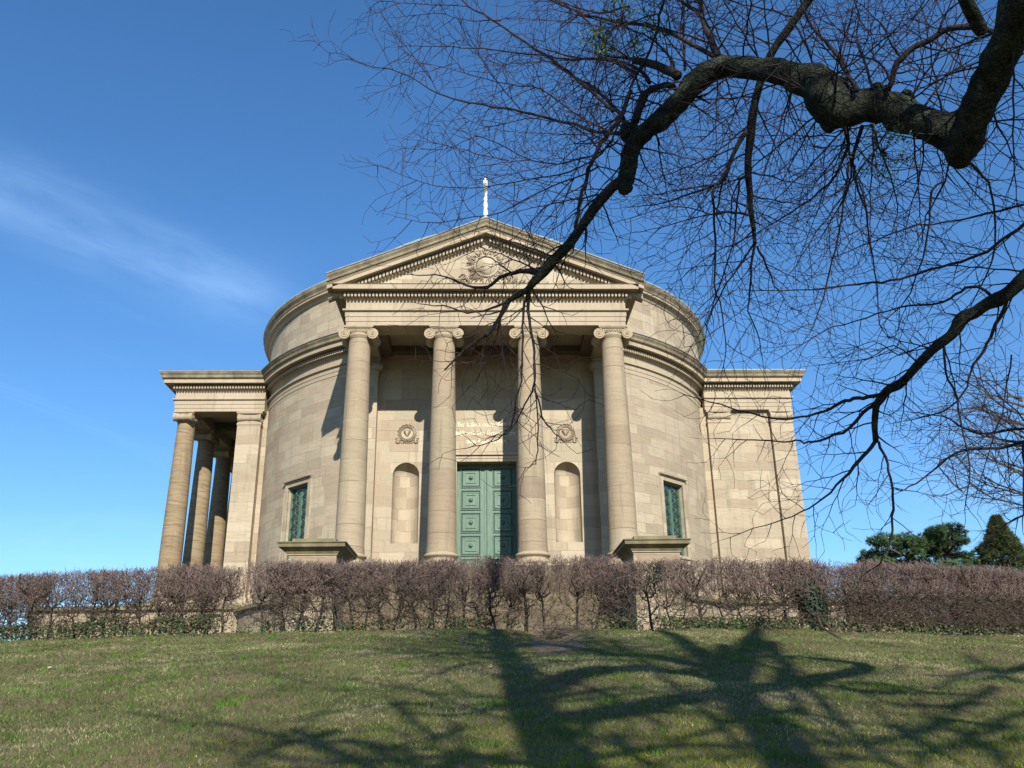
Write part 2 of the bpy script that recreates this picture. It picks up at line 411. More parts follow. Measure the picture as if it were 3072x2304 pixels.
G['b']=([[(.02,1.45),(.1,1.35),(.1,.12),(.28,.02),(.44,.18),(.44,.8),(.3,.97),(.12,.8)]],.64)
G['a']=([[(.05,.85),(.22,.97),(.42,.82),(.42,.14),(.54,.03)],[(.42,.55),(.15,.5),(.06,.25),(.2,.03),(.4,.18)]],.66)
G['e']=([[(.42,.55),(.12,.5)],[(.12,.5),(.12,.8),(.3,.97),(.42,.85),(.42,.6)],[(.1,.5),(.1,.15),(.26,.02),(.44,.15)]],.56)
G['o']=([[(.1,.8),(.1,.15),(.26,.02),(.44,.18),(.44,.8),(.28,.97),(.1,.8)]],.60)
G['t']=([[(.14,1.2),(.14,.14),(.28,.03),(.36,.1)],[(0,.92),(.36,.92)]],.42)
G['d']=([[(.1,.75),(.1,.15),(.26,.02),(.44,.18),(.42,.7),(.22,1.1),(.02,1.35)],[(.1,.75),(.3,.92),(.42,.7)]],.62)
G['f']=([[(.4,1.35),(.22,1.45),(.12,1.25),(.12,-.25)],[(0,.92),(.34,.92)]],.42); G['l']=([[(.02,1.45),(.1,1.35),(.1,.14),(.22,.03)]],.34)
G['v']=([[(0,.95),(.1,.82),(.1,.14),(.26,.02),(.46,.2),(.46,.8),(.3,.97),(.12,.8)]],.62)
G['W']=([[(0,1.3),(.12,1.4),(.12,.2),(.3,.02),(.46,.2)],[(.46,1.4),(.46,.15),(.62,.02),(.84,.22),(.84,1.15),(.68,1.4),(.5,1.2)]],1.08)
G['G']=([[(.75,1.25),(.5,1.42),(.12,1.1),(.1,.3),(.4,.0),(.76,.2),(.76,.75),(.5,.8)],[(.42,1.25),(.42,.2)]],.98)
G['H']=([[(.0,1.2),(.15,1.42),(.2,1.1),(.2,.03)],[(.22,.85),(.5,1.0),(.68,.8),(.68,.1),(.5,-.2)],[(.2,1.2),(.5,1.42),(.7,1.3)]],.92)
G['T']=([[(0,1.2),(.2,1.42),(.5,1.3),(.8,1.42)],[(.5,1.3),(.2,1.0),(.12,.4),(.35,.02),(.75,.2)],[(.5,1.1),(.5,.3)]],.92)
G[' ']=([],.42)
mb=MB(); xh=.155; nib=Vector((cos(rad(38)),0,sin(rad(38))))*(.058*xh/.62)
def textline(t,z,width):
    mb=MB()
    adv=sum(G[c][1] for c in t); k=width/(adv*xh); x=-width/2
    for c in t+' ':
        if c==' ':
            part(mb,'inscription_word',M_gilt,None); mb=MB()
        for st in G[c][0]:
            for (ax,az),(bx,bz) in zip(st[:-1],st[1:]):
                a=Vector((x+ax*xh*k,YW-.004,z+az*xh)); b_=Vector((x+bx*xh*k,YW-.004,z+bz*xh))
                e=(b_-a).normalized()*.006; a-=e; b_+=e
                pl=[a-nib,b_-nib,b_+nib,a+nib]; bk=[q+Vector((0,-.014,0)) for q in pl]
                mb.add(pl+bk,[(0,1,2,3),(4,7,6,5),(0,4,5,1),(1,5,6,2),(2,6,7,3),(3,7,4,0)])
        x+=G[c][1]*xh*k
for t_,z_,w_ in (('Wir haben einen Gott der',12.16,2.74),('da hilft und den Herrn Herrn der',11.76,3.46),('vom Tode errettet',11.37,1.80)):
    textline(t_,z_,w_)
# wreath reliefs
for s in (-1,1):
    mb=MB(); cx=s*3.6; cz=11.87; y=YW
    mb.tube([(cx+.33*cos(t),y-.02,cz+.33*sin(t)) for t in np.linspace(0,2*PI,33)],.032,8,cap=False)
    for i in range(64):
        t=2*PI*i/64; rr=.33+(.055 if i%2 else -.045)+(.03 if i%4==1 else 0)
        c=Vector((cx+rr*cos(t),y-.03,cz+rr*sin(t))); dd=Vector((-sin(t),0,cos(t)))*.05+Vector((cos(t),0,sin(t)))*(.03 if i%2 else -.02)
        mb.tube([c-dd,c,c+dd],[.007,.022,.005],5)
    for q in (-1,1):
        mb.tube([(cx+q*.02,y-.03,cz-.13),(cx+q*.08,y-.04,cz+.0),(cx+q*.10,y-.05,cz+.05)],[.016,.03,.045],8)
        mb.tube([(cx+q*.10,y-.05,cz+.05),(cx+q*.13,y-.05,cz+.10),(cx+q*.11,y-.04,cz+.17)],[.05,.035,.008],8)
        rib=[(.02,-.40),(.12,-.37),(.22,-.31),(.30,-.29),(.34,-.34),(.31,-.41),(.38,-.46),(.47,-.44),(.50,-.37),(.44,-.33),(.49,-.29)]
        mb.tube([(cx+q*a,y-.03,cz+b_) for a,b_ in rib],[.03]*9+[.02,.01],6)
        for a,b_ in ((.52,-.25),(.45,-.24)): mb.ball((cx+q*a,y-.03,cz+b_),.028,6)
        for k in range(3): mb.ball((cx+q*(.05+.09*k),y-.03,cz-.45),.035,6)
    part(mb,'wreath_relief',M_cap,None)
# --- portico entablature (front and sides) resting on four columns
XF=5.94; YF=34.20
mb=MB(); path=[(-XF,YF+5.9),(-XF,YF),(XF,YF),(XF,YF+5.9)]
sec=[(-1.04,ZB)]+PROF+[(-1.04,17.05)]
mb.sweep(sec,path)
# sima only along the two sides
for s in(-1,1):
    pth=[(-XF,YF+5.9),(-XF,YF+.19)] if s<0 else [(XF,YF+.19),(XF,YF+5.9)]
    mb.sweep([(-.3,17.052)]+[(o,z+.002) for o,z in SIMA]+[(-.3,17.382)],pth,False,1)
    dentils(mb,pth[0],(pth[1][0],YF-.12) if s<0 else pth[1]) if s<0 else dentils(mb,(XF,YF-.12),pth[1])
dentils(mb,(-XF-.12,YF),(XF+.12,YF))
# ceiling with sunk coffers and cross beams
mb.box(-4.89,4.89,35.26,38.34,16.0,16.06)
part(mb,'portico_entablature',[M_trim,M_dark])
mb=MB()
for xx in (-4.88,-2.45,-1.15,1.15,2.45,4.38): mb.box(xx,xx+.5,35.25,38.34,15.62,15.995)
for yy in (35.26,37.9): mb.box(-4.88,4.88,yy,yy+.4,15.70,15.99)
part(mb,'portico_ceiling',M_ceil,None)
# pediment : tympanum, raking cornice, roof
SL=(20.11-17.38)/(XF+.8); XT=XF+.8
mb=MB(); yt=YF-.03
mb.prism([(-XT+.2,17.0),(XT-.2,17.0),(0,17.0+SL*(XT-.2))],yt,yt+.5)
part(mb,'tympanum',M_porch)
rk=[(-.2,16.50),(.03,16.50),(.07,16.53),(.12,16.56),(.12,16.83),(.50,16.84),(.50,16.815),(.56,16.815),(.56,16.99),(.59,17.0),(.59,17.03),(.62,17.04),(.62,17.06),(-.2,17.06)]
sm=[(-.2,17.062),(.63,17.062),(.69,17.09),(.71,17.14),(.70,17.19),(.72,17.22),(.78,17.30),(.80,17.38),(-.2,17.38)]
mb=MB()
for s in(-1,1):
    for secx,mi in ((rk,0),(sm,1)):
        m_=len(secx); vs=[]
        for X in (XT-.002,0):
            for o,z in secx: vs.append((s*X,YF-o,z+SL*(XT-X)))
        mb.add(vs,[(k,(k+1)%m_,m_+(k+1)%m_,m_+k) for k in range(m_)]+[tuple(range(m_-1,-1,-1))],mi)
    k=0; x=XF-.5
    while x>.05:
        z=16.575+SL*(XT-x); w=.045
        mb.add([(s*(x+w),YF-.11,z-SL*w),(s*(x-w),YF-.11,z+SL*w),(s*(x-w),YF-.32,z+SL*w),(s*(x+w),YF-.32,z-SL*w),
                (s*(x+w),YF-.11,z+.17-SL*w),(s*(x-w),YF-.11,z+.17+SL*w),(s*(x-w),YF-.32,z+.17+SL*w),(s*(x+w),YF-.32,z+.17-SL*w)],
               [(0,3,2,1),(4,5,6,7),(0,1,5,4),(1,2,6,5),(2,3,7,6),(3,0,4,7)])
        x-=.15
part(mb,'raking_cornice',[M_trim,M_dark])
mb=MB()
for s in(-1,1):
    a=(s*(XT+.03),17.39-.012); b_=(0,17.39+SL*XT)
    mb.prism([a,(a[0],a[1]+.05),(0,b_[1]+.05),b_],YF-.83,YF+9,'y')
part(mb,'portico_roof',M_lead,None)
# pediment relief: radiant disc with drapery and palm sprays
mb=MB(); y=YF-.03; cz=18.16
mb.tube([(0,y-.012,cz),(0,y,cz)],.47,28)
mb.tube([(.50*cos(t),y-.03,cz+.50*sin(t)) for t in np.linspace(0,2*PI,33)],.055,8,cap=False)
for q in(-1,1): mb.box(min(q*.10,q*.24),max(q*.10,q*.24),y-.05,y-.013,cz-.02,cz+.02)
R_=random.Random(3)
for i in range(150):
    t=rad(R_.uniform(-65,245)) if i%2 else rad(R_.uniform(0,360)); r_=R_.uniform(.50,.68)
    L=R_.uniform(.12,.32); d=Vector((cos(t+R_.uniform(-.7,.7)),0,sin(t+R_.uniform(-.5,.5))))
    c=Vector((r_*cos(t),y-.04,cz+r_*sin(t))); 
    if (c+d*L).z<17.28: d.z=abs(d.z)
    mb.tube([c,c+d*L*.5+Vector((0,-.025,0)),c+d*L],[.010,.022,.005],5)
for q in(-1,1):
    for i in range(80):
        bx=q*R_.uniform(.65,2.6); bz=17.15+R_.uniform(0,1)*max(.12,.62-.25*abs(bx)); L=R_.uniform(.1,.26); a=R_.uniform(.2,2.6)
        d=Vector((q*cos(a),0,sin(a))); c=Vector((bx,y-.05,bz))
        mb.tube([c,c+d*L*.5+Vector((0,-.035,.02)),c+d*L],[.012,.028,.006],5)
    mb.tube([(q*(1.0+.16*cos(t)*(1-t/9)),y-.05,17.62+.17*sin(t)*(1-t/9)) for t in np.linspace(0,7,22)],[.035]*22,6)
part(mb,'pediment_relief',M_cap,None)
# --- columns
def capital_mesh():
    mb=MB()   # local: z=0 at the column foot, faces volutes toward -Y
    z1=ZB-FLOOR-.003; zt=z1-.62
    mb.box(-.62,.62,-.56,.56,z1-.07,z1); mb.box(-.57,.57,-.52,.52,z1-.12,z1-.071)
    vz=z1-.12-.225; vr=.235
    for s in(-1,1):
        # bolster between the two volute faces
        prof=[(vr,-.50),(vr,-.42),(vr*.92,-.38),(vr*.72,-.15),(vr*.80,-.05),(vr*.80,.05),(vr*.72,.15),(vr*.92,.38),(vr,.42),(vr,.50)]
        n=len(prof); sg=24; vs=[(s*.60+r_*cos(2*PI*k/sg),yy,vz+r_*sin(2*PI*k/sg)) for k in range(sg) for r_,yy in prof]
        mb.add(vs,[(k*n+i,((k+1)%sg)*n+i,((k+1)%sg)*n+i+1,k*n+i+1) for k in range(sg) for i in range(n-1)],0,True)
        for f in(-1,1):
            mb.add([(s*.60+vr*cos(2*PI*k/sg),f*.50,vz+vr*sin(2*PI*k/sg)) for k in range(sg)],[tuple(range(sg))])
            sp=[]
            for i in range(46):
                t=i/45*2.6*2*PI; r_=(vr-.02)*math.exp(-t*.115)
                a=PI/2+ (-s)*(-t)
                sp.append((s*.60+r_*cos(a),f*.505,vz+r_*sin(a)))
            mb.tube(sp,[.024-.014*i/45 for i in range(46)],5); mb.ball((s*.60,f*.505,vz),.042,8)
    # canalis sagging band front and back with egg ornament
    for f in(-1,1):
        y0,y1=sorted((f*.47,f*.40)); n=10
        for i in range(n):
            x0,x1=-.6+1.2*i/n,-.6+1.2*(i+1)/n; sag=lambda x:.04*(1-(x/.6)**2)
            mb.add([(x0,y0,z1-.26-sag(x0)),(x1,y0,z1-.26-sag(x1)),(x1,y0,z1-.12),(x0,y0,z1-.12),(x0,y1,z1-.26-sag(x0)),(x1,y1,z1-.26-sag(x1)),(x1,y1,z1-.12),(x0,y1,z1-.12)],
                   [(0,1,2,3),(4,7,6,5),(0,4,5,1),(2,6,7,3)])
        for i in range(7):
            x=-.33+.11*i; mb.ball((x,f*.49,z1-.20),.045,8,(.8,.6,1.5)); 
            mb.tube([(x+.055,f*.50,z1-.13),(x+.055,f*.48,z1-.28)],.010,4)
    mb.box(-.42,.42,-.40,.40,z1-.42,z1-.121)
    mb.lathe([(.44,zt+.02),(.47,zt+.05),(.44,zt+.08),(.45,zt+.10),(.56,zt+.20),(.57,zt+.26),(.45,zt+.36)],36)
    me=mb.build('capital',None,None,'box'); COL.objects.unlink(me); return me.data
def base_mesh():
    mb=MB(); mb.box(-.76,.76,-.76,.76,0,.12)
    pr=[(.70,.121)]+[(.66+.08*sin(t),.19-.07*cos(t)) for t in np.linspace(0,PI,8)]+[(.66,.27),(.60,.31),(.585,.36),(.62,.42),(.66,.43)]+[(.62+.075*sin(t),.505-.07*cos(t)) for t in np.linspace(0,PI,8)]+[(.60,.585),(.60,.62)]
    mb.lathe(pr,48); me=mb.build('base',None,None,'box'); COL.objects.unlink(me); return me.data
def shaft_mesh():
    mb=MB(); z0,z1=.62,ZB-FLOOR-.55; pr=[]
    for i in range(25):
        t=i/24; r_=.575-.125*(t**1.6); pr.append((r_+(.03 if i==0 else 0),z0+(z1-z0)*t))
    mb.lathe(pr,64,caps=False); me=mb.build('column',None,None,(0,0,.5)); COL.objects.unlink(me); return me.data
cap_me,base_me,shaft_me=capital_mesh(),base_mesh(),shaft_mesh()
cap_me.materials.append(M_cap); base_me.materials.append(M_cap); shaft_me.materials.append(M_col)
shaft_w=shaft_me.copy(); shaft_w.materials.clear(); shaft_w.materials.append(M_colw)
def shift_uv(me,dv):
    uv=me.uv_layers[0].data; a=np.empty(len(uv)*2,dtype=np.float32); uv.foreach_get('uv',a); a=a.reshape(-1,2); a[:,1]+=dv; uv.foreach_set('uv',a.ravel())
def column(x,y,rz,sh,k):
    me=sh.copy(); shift_uv(me,k*.37+k*17.2)
    c=link('column',me,None,B); c.location=Vector((x,y,FLOOR))-BO; c.rotation_euler=(0,0,rz)
    for nm,d in (('capital',cap_me),('base',base_me)): link(nm,d,None,c)
for k,x in enumerate((-5.4,-1.8,1.8,5.4)): column(x,34.75,0,shaft_me,k)
for k in range(4): column(-16.25,46.0+3.6*k,PI/2,shaft_w,k+5)
# --- wings
XW=16.8; Y0=45.5; Y1=57.3
for s in(-1,1):
    mb=MB()
    path=[(-12.0,Y1),(-XW,Y1),(-XW,Y0),(-12.0,Y0)] if s<0 else [(12.0,Y0),(XW,Y0),(XW,Y1),(12.0,Y1)]
    entab(mb,path,-1.04)
    dentils(mb,(-XW-.12,Y0),(-12.0,Y0)) if s<0 else dentils(mb,(12.0,Y0),(XW+.12,Y0))
    dentils(mb,(-XW,Y1),(-XW,Y0)) if s<0 else dentils(mb,(XW,Y0),(XW,Y1))
    if s<0: mb.box(-15.75,-12,Y0+1.05,Y1-1.05,16.0,16.05)
    part(mb,'wing_entablature',[M_trim,M_dark])
    mb=MB(); xo=XW+.82
    for q in(-1,1):
        ye=DC+q*6.72; zr=20.02
        pl=[(ye,17.385),(ye,17.425),(DC,zr+.05),(DC,zr)]
        a,b_=sorted((s*12.0,s*xo)); mb.prism(pl,a,b_,'x')
    mb.prism([(Y0+.1,17.384),(Y1-.1,17.384),(DC,19.95)],s*(XW-.4),s*(XW+.03),'x')
    part(mb,'wing_roof',M_lead if s<0 else M_copper,None)
# left wing: wall behind the columns, corner piers, ceiling beams
mb=MB(); mb.box(-13.0,-12.1,46.3,56.5,FLOOR-.4,ZB+.3)
part(mb,'wing_wall',M_wallw)
for yy in (Y0+.05,Y1-1.05):
    mb=MB(); mb.box(-13.39,-12.15,yy,yy+1.0,FLOOR,14.78); mb.box(-13.45,-12.09,yy-.06,yy+1.06,FLOOR,FLOOR+.3)
    mb.box(-13.42,-12.12,yy-.03,yy+1.03,14.62,14.70); mb.box(-13.36,-12.18,yy+.03,yy+.97,14.784,15.2); mb.box(-13.47,-12.09,yy-.06,yy+1.06,15.25,ZB-.003)
    for zc in (yy+.05,):
        pass
    # bolster lying along X on the pier front with volute facing -X
    n=10
    prof=[(.235,-.62),(.235,-.54),(.21,-.48),(.17,-.15),(.19,0),(.17,.15),(.21,.48),(.235,.54),(.235,.62)]
    for yb in (yy+.08,yy+.92):
        sg=20; vs=[(-12.77+xx,yb+r_*cos(2*PI*k/sg),15.02+r_*sin(2*PI*k/sg)) for k in range(sg) for r_,xx in prof]; n=len(prof)
        mb.add(vs,[(k*n+i,((k+1)%sg)*n+i,((k+1)%sg)*n+i+1,k*n+i+1) for k in range(sg) for i in range(n-1)],0,True)
        mb.add([vs[k*n] for k in range(sg)],[tuple(range(sg))])
        sp=[]
        for i in range(40):
            t=i/39*2.4*2*PI; r_=.215*math.exp(-t*.115); sp.append((-13.395,yb-r_*sin(t),15.02+r_*cos(t)))
        mb.tube(sp,[.022-.012*i/39 for i in range(40)],5)
    part(mb,'anta',M_wallw)
for k in range(4):
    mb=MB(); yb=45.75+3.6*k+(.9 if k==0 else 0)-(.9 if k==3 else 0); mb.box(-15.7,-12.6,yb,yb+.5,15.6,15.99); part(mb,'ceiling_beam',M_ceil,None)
mb=MB(); mb.box(-12.15,-11.2,46.05,47.2,4.8,ZB+.2)
part(mb,'wing_return_wall',M_wallw)
# right wing: closed wall with pilasters
mb=MB(); mb.box(11.0,16.45,Y0+.26,Y1-.4,FLOOR-.5,ZB+.2)
part(mb,'wing_wall',M_wallw)
for x0,x1 in ((12.10,13.38),(15.58,16.80)):
    for yy in (Y0+.02,Y1-.8):
        mb=MB(); mb.box(x0,x1,yy,yy+.78,FLOOR,14.80); mb.box(x0-.05,x1+.05,yy-.05,yy+.80,FLOOR,FLOOR+.3)
        mb.box(x0-.03,x1+.03,yy-.03,yy+.79,14.62,14.70); mb.box(x0+.03,x1-.03,yy+.03,yy+.75,14.804,15.2); mb.box(x0-.05,x1+.05,yy-.05,yy+.8,15.24,ZB-.003)
        sg=20; xc=(x0+x1)/2; prof=[(.235,-.62),(.235,-.54),(.21,-.48),(.17,-.15),(.19,0),(.17,.15),(.21,.48),(.235,.54),(.235,.62)]; n=len(prof); yb=yy+.08
        vs=[(xc+xx,yb+r_*cos(2*PI*k/sg),15.02+r_*sin(2*PI*k/sg)) for k in range(sg) for r_,xx in prof]
        mb.add(vs,[(k*n+i,((k+1)%sg)*n+i,((k+1)%sg)*n+i+1,k*n+i+1) for k in range(sg) for i in range(n-1)],0,True)
        for e in (0,n-1): mb.add([vs[k*n+e] for k in range(sg)],[tuple(range(sg))])
        part(mb,'pilaster',M_wallw)
mb=MB(); mb.tube([(11.86,Y0+.36,15.3),(11.86,Y0+.36,FLOOR-.2)],.028,10)
for z in range(6,16,1): mb.tube([(11.86,Y0+.36,z-.03),(11.86,Y0+.36,z+.03)],.05,10)
part(mb,'downpipe',M_pipe,None)
# --- drum windows
def window(sgn):
    a=sgn*WA; R0=RD*cos(rad(WH)); hw=RD*sin(rad(WH)); h=WZ1-WZ0
    W=empty('window',Vector((R0*sin(rad(a)),DC-R0*cos(rad(a)),WZ0))-BO,rad(a),B)
    mb=MB(); d=.34
    mb.quad((-hw,0,0),(-hw,d,0),(-hw,d,h),(-hw,0,h)); mb.quad((hw,0,0),(hw,0,h),(hw,d,h),(hw,d,0)); mb.quad((-hw,0,h),(-hw,d,h),(hw,d,h),(hw,0,h)); mb.quad((-hw,0,0),(hw,0,0),(hw,d,0),(-hw,d,0))
    def bar(x0,x1,z0,z1,pr):
        mb.box(x0,x1,-pr,.06,z0,z1)
    t=.22
    for s in(-1,1):
        x0,x1=sorted((s*hw,s*(hw+t))); bar(x0,x1,-.0,h,.035)
        x0,x1=sorted((s*(hw+t+.001),s*(hw+t+.05))); bar(x0,x1,-.0,h-.2,.06)
    bar(-hw-t,hw+t,h+.001,h+.26,.035); bar(-hw-t-.07,hw+t+.07,h+.262,h+.34,.17); bar(-hw-t-.03,hw+t+.03,h+.20,h+.2605,.07)
    mb.build('window_surround',M_wall,W)
    mb=MB(); mb.box(-hw-t-.05,hw+t+.05,-.16,.1,-.14,-.002); mb.box(-hw-t,hw+t,-.08,.1,-.32,-.142); mb.box(-hw-t-.08,hw+t+.08,-.2,.1,-.40,-.322)
    mb.build('sill',M_wall,W)
    mb=MB(); y0,y1=d-.14,d-.04; f=.085
    mb.box(-hw,-hw+f,y0,y1,0,h); mb.box(hw-f,hw,y0,y1,0,h); mb.box(-.075,.075,y0-.02,y1,0,h-.3)
    mb.box(-hw+f,hw-f,y0+.003,y1,h-f,h-.001); mb.box(-hw+f,hw-f,y0+.003,y1,.001,f)
    mb.build('window_frame',M_door,W)
    mb=MB()
    for s in(-1,1):
        xa,xb=s*.08,s*(hw-f); n=int((h-2*f)/.46)
        for k in range(n):
            z0=f+k*(h-2*f)/n; z1=f+(k+1)*(h-2*f)/n
            mb.tube([(xa,y0+.03,z0),(xb,y0+.03,z1)],.014,5); mb.tube([(xb,y0+.03,z0),(xa,y0+.03,z1)],.014,5)
            mb.tube([(xa,y0+.03,z0),(xb,y0+.03,z0)],.012,5)
            xm=(xa+xb)/2; mb.tube([(xm,y0+.03,z0),(xm,y0+.03,z1)],.010,5)
            mb.ball((xm,y0+.02,(z0+z1)/2),.03,6)
    mb.build('window_lattice',M_door,W)
    mb=MB(); mb.quad((-hw,d-.06,0),(hw,d-.06,0),(hw,d-.06,h),(-hw,d-.06,h)); mb.build('glass',M_glass,W,None)
window(-1); window(1)
# --- podium of the building
mb=MB()
mb.lathe([(13.9,1.0),(13.9,4.62)],160,0,DC,caps=False,smooth=False)
part(mb,'podium_wall',M_podium,cyl_uv(13.9))
mb=MB(); ringP=[(13.9*sin(rad(a)),DC-13.9*cos(rad(a))) for a in np.arange(-180,180,2)]
mb.sweep([(-1.2,4.60),(.06,4.60),(.14,4.66),(.22,4.70),(.22,4.84),(.15,4.88),(-1.2,4.96)],ringP,True)
part(mb,'podium_coping',M_ped,cyl_uv(13.9))
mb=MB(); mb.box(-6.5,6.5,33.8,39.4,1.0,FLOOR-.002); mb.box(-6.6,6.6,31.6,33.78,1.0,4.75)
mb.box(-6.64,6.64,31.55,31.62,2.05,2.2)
part(mb,'porch_podium',M_podium_shaded)
for s in(-1,1):
    mb=MB(); a,b_=sorted((s*11.2,s*17.4)); mb.box(a,b_,44.85,58,1.0,FLOOR-.001); part(mb,'wing_podium',M_podium)
# --- pedestals and terrace walls (things of their own)
def pedestal(x,label):
    P=empty('stone_pedestal',(x,29.4,1.4)); tag(P,label,'pedestal',None)
    mb=MB(); mb.box(-.76,.76,-.76,1.3,0,3.38); mb.box(-.80,.80,-.80,1.34,3.385,3.43); mb.box(-.9,.9,-.9,1.4,.0,.35)
    mb.build('pedestal_block',M_podium,P)
    mb=MB(); sec=[(-.3,3.432),(.06,3.432),(.10,3.50),(.14,3.53),(.26,3.60),(.30,3.61),(.30,3.72),(.34,3.735),(.34,3.77),(-.3,3.80)]
    mb.sweep(sec,[(-.76,-.76),(.76,-.76),(.76,1.3),(-.76,1.3)],True); mb.box(-.62,.62,-.62,1.16,3.70,3.80)
    mb.box(-.70,.70,-.70,1.22,3.80,3.93)
    mb.build('pedestal_cap',M_ped,P)
pedestal(-5.62,'left stone pedestal with projecting cap, lichen on top, in front of the left corner column')
pedestal(5.50,'right stone pedestal with projecting cap, in front of the right corner column')
def terrace(s,label):
    Tt=empty('terrace_wall',(s*17,45.2,1.2)); tag(Tt,label,'wall')
    mb=MB(); a,b_=sorted((s*-4.8,s*5.2)); mb.box(a,b_,-.4,.4,0,3.62); mb.build('wall_face',M_podium,Tt)
    mb=MB(); mb.box(a-.06,b_+.06,-.55,.5,3.62,3.66); mb.box(a-.1,b_+.1,-.62,.55,3.665,3.86); mb.build('coping',M_ped,Tt)
terrace(-1,'left sandstone terrace wall with dark coping beyond the bare hedge')
terrace(1,'right sandstone terrace wall with dark coping beyond the bare hedge')
# ================================================================== world and sun
W=bpy.data.worlds.new('World'); S.world=W; W.use_nodes=True; wt=W.node_tree; T=NT(wt)
bg=wt.nodes['Background']; sky=T.node('ShaderNodeTexSky'); sky.sky_type='NISHITA'; sky.sun_disc=False
sky.sun_elevation=math.asin(SUN.z); sky.sun_rotation=math.atan2(SUN.x,SUN.y); sky.air_density=1.0; sky.dust_density=.3; sky.ozone_density=2.6; sky.altitude=400
tc=T.node('ShaderNodeTexCoord'); sp=T.node('ShaderNodeSeparateXYZ'); T.l.new(tc.outputs['Generated'],sp.inputs[0])
yy=T.math('MAXIMUM',sp.outputs[1],.05); cu=T.math('DIVIDE',sp.outputs[0],yy); cv=T.math('DIVIDE',sp.outputs[2],yy)
# thin cirrus streak: a line in the (x/y , z/y) plane of the sky
p0=ray(-50,560); p1=ray(900,930); dx,dz=p1.x-p0.x,p1.z-p0.z; LN=math.hypot(dx,dz); dx/=LN; dz/=LN
al=T.math('ADD',T.math('MULTIPLY',T.math('SUBTRACT',cu,p0.x),dx),T.math('MULTIPLY',T.math('SUBTRACT',cv,p0.z),dz))
ac=T.math('SUBTRACT',T.math('MULTIPLY',T.math('SUBTRACT',cv,p0.z),dx),T.math('MULTIPLY',T.math('SUBTRACT',cu,p0.x),dz))
nz=T.noise(T.comb(T.math('MULTIPLY',al,3),T.math('MULTIPLY',ac,14),0),1.4,6,.6,.4)
nw=T.noise(T.comb(al,ac,5),2.2,3,.5)
off=T.math('ADD',ac,T.math('MULTIPLY',T.math('SUBTRACT',nw,.5),.10))
g=T.math('POWER',2.718,T.math('MULTIPLY',T.math('POWER',T.math('DIVIDE',T.math('ABSOLUTE',off),.050),2),-1))
g2=T.math('MULTIPLY',g,T.math('SUBTRACT',1,T.smooth(al,.36,.50)))
m1=T.math('MULTIPLY',g2,T.math('MULTIPLY',T.smooth(nz,.15,.85),.20))
nb=T.noise(T.comb(T.math('MULTIPLY',cu,1.2),T.math('MULTIPLY',cv,5),2),1.7,6,.6,.8)
nf=T.noise(T.comb(T.math('ADD',T.math('MULTIPLY',al,2.2),ac),T.math('MULTIPLY',ac,17),7),1.3,8,.7,.6)
wis=T.math('MULTIPLY',T.smooth(nf,.52,.85),T.math('SUBTRACT',1,T.smooth(cv,.45,.75)))
m1=T.math('ADD',m1,T.math('MULTIPLY',wis,.06))
low=T.math('MULTIPLY',T.smooth(nb,.48,.8),T.math('SUBTRACT',1,T.smooth(cv,.12,.42)))
mk=T.math('ADD',m1,T.math('MULTIPLY',low,.12),clamp=True)
colr=T.mix(mk,sky.outputs[0],(7.5,8.6,10.0))
hs=T.node('ShaderNodeHueSaturation'); hs.inputs['Saturation'].default_value=1.12
gm=T.node('ShaderNodeGamma'); gm.inputs[1].default_value=.93; T.l.new(colr,gm.inputs[0]); colr=T.mix(1,gm.outputs[0],(.84,1.02,1.20),'MULTIPLY')
T.l.new(colr,hs.inputs['Color']); T.l.new(hs.outputs[0],bg.inputs[0]); bg.inputs[1].default_value=.108
sl=bpy.data.lights.new('sun','SUN'); sl.energy=5.0; sl.angle=rad(.53); sl.color=(1,.945,.86)
so=bpy.data.objects.new('sun',sl); COL.objects.link(so); so.rotation_euler=SUN.to_track_quat('Z','Y').to_euler()
S.view_settings.view_transform='Standard'; S.view_settings.look='None'; S.view_settings.exposure=.66; S.view_settings.gamma=1
# ================================================================== ground
RH=32.9
def vn(x,y,s,o=0): return mnoise.noise(Vector((x*s,y*s,o)))
def gz(x,y,detail=True):
    rho=math.hypot(x,y-DC)
    t=rho-RH
    if t<-.3: z=1.55
    elif t<1.0: z=1.55-.168*(t+.3)**2/2.6
    elif t<24: z=1.55-.168*(t-.35)
    else: z=1.55-.168*23.65-.10*(t-24) if t<300 else 1.55-.168*23.65-27.6-.004*(t-300)
    w=max(0,min(1,(t+1)/2))
    z+=(-.012*x if x>0 else .001*x)*w*max(0,min(1,(24-abs(x))/8))
    if detail and 0<t<20:
        z+=.05*vn(x,y,.45)+.03*vn(x,y,1.3,4)+.014*vn(x,y,4,9)
    dx=(x-1.15-.15*(17-y)); dy=(y-17.2)
    z-=.20*math.exp(-(dx/.38)**2-(dy/1.0)**2)
    return z
mb_v=[];mb_f=[]
rhos=[0,8,16,24,30,31.5,32.2]+list(np.arange(32.5,37,.11))+list(np.arange(37,45.6,.16))+[46,47,49,52,56,62,70,85,110,150,220,350,700,1500,4000,9000]
an=list(np.arange(-180,-40,4.))+list(np.arange(-40,-28,1.))+list(np.arange(-28,28,.22))+list(np.arange(28,40,1.))+list(np.arange(40,180,4.))
for r_ in rhos:
    for a in an:
        x,y=r_*sin(rad(a)),DC-r_*cos(rad(a)); mb_v.append((x,y,gz(x,y) if r_<50 else gz(x,y,False)))
na=len(an)
for i in range(len(rhos)-1):
    for k in range(na): mb_f.append((i*na+k,i*na+(k+1)%na,(i+1)*na+(k+1)%na,(i+1)*na+k))
me=bpy.data.meshes.new('ground'); me.from_pydata(mb_v,[],mb_f); me.polygons.foreach_set('use_smooth',[True]*len(mb_f))
m,nt,b=new_mat('lawn_soil'); T=NT(nt); tc=T.node('ShaderNodeTexCoord'); ob=tc.outputs['Object']
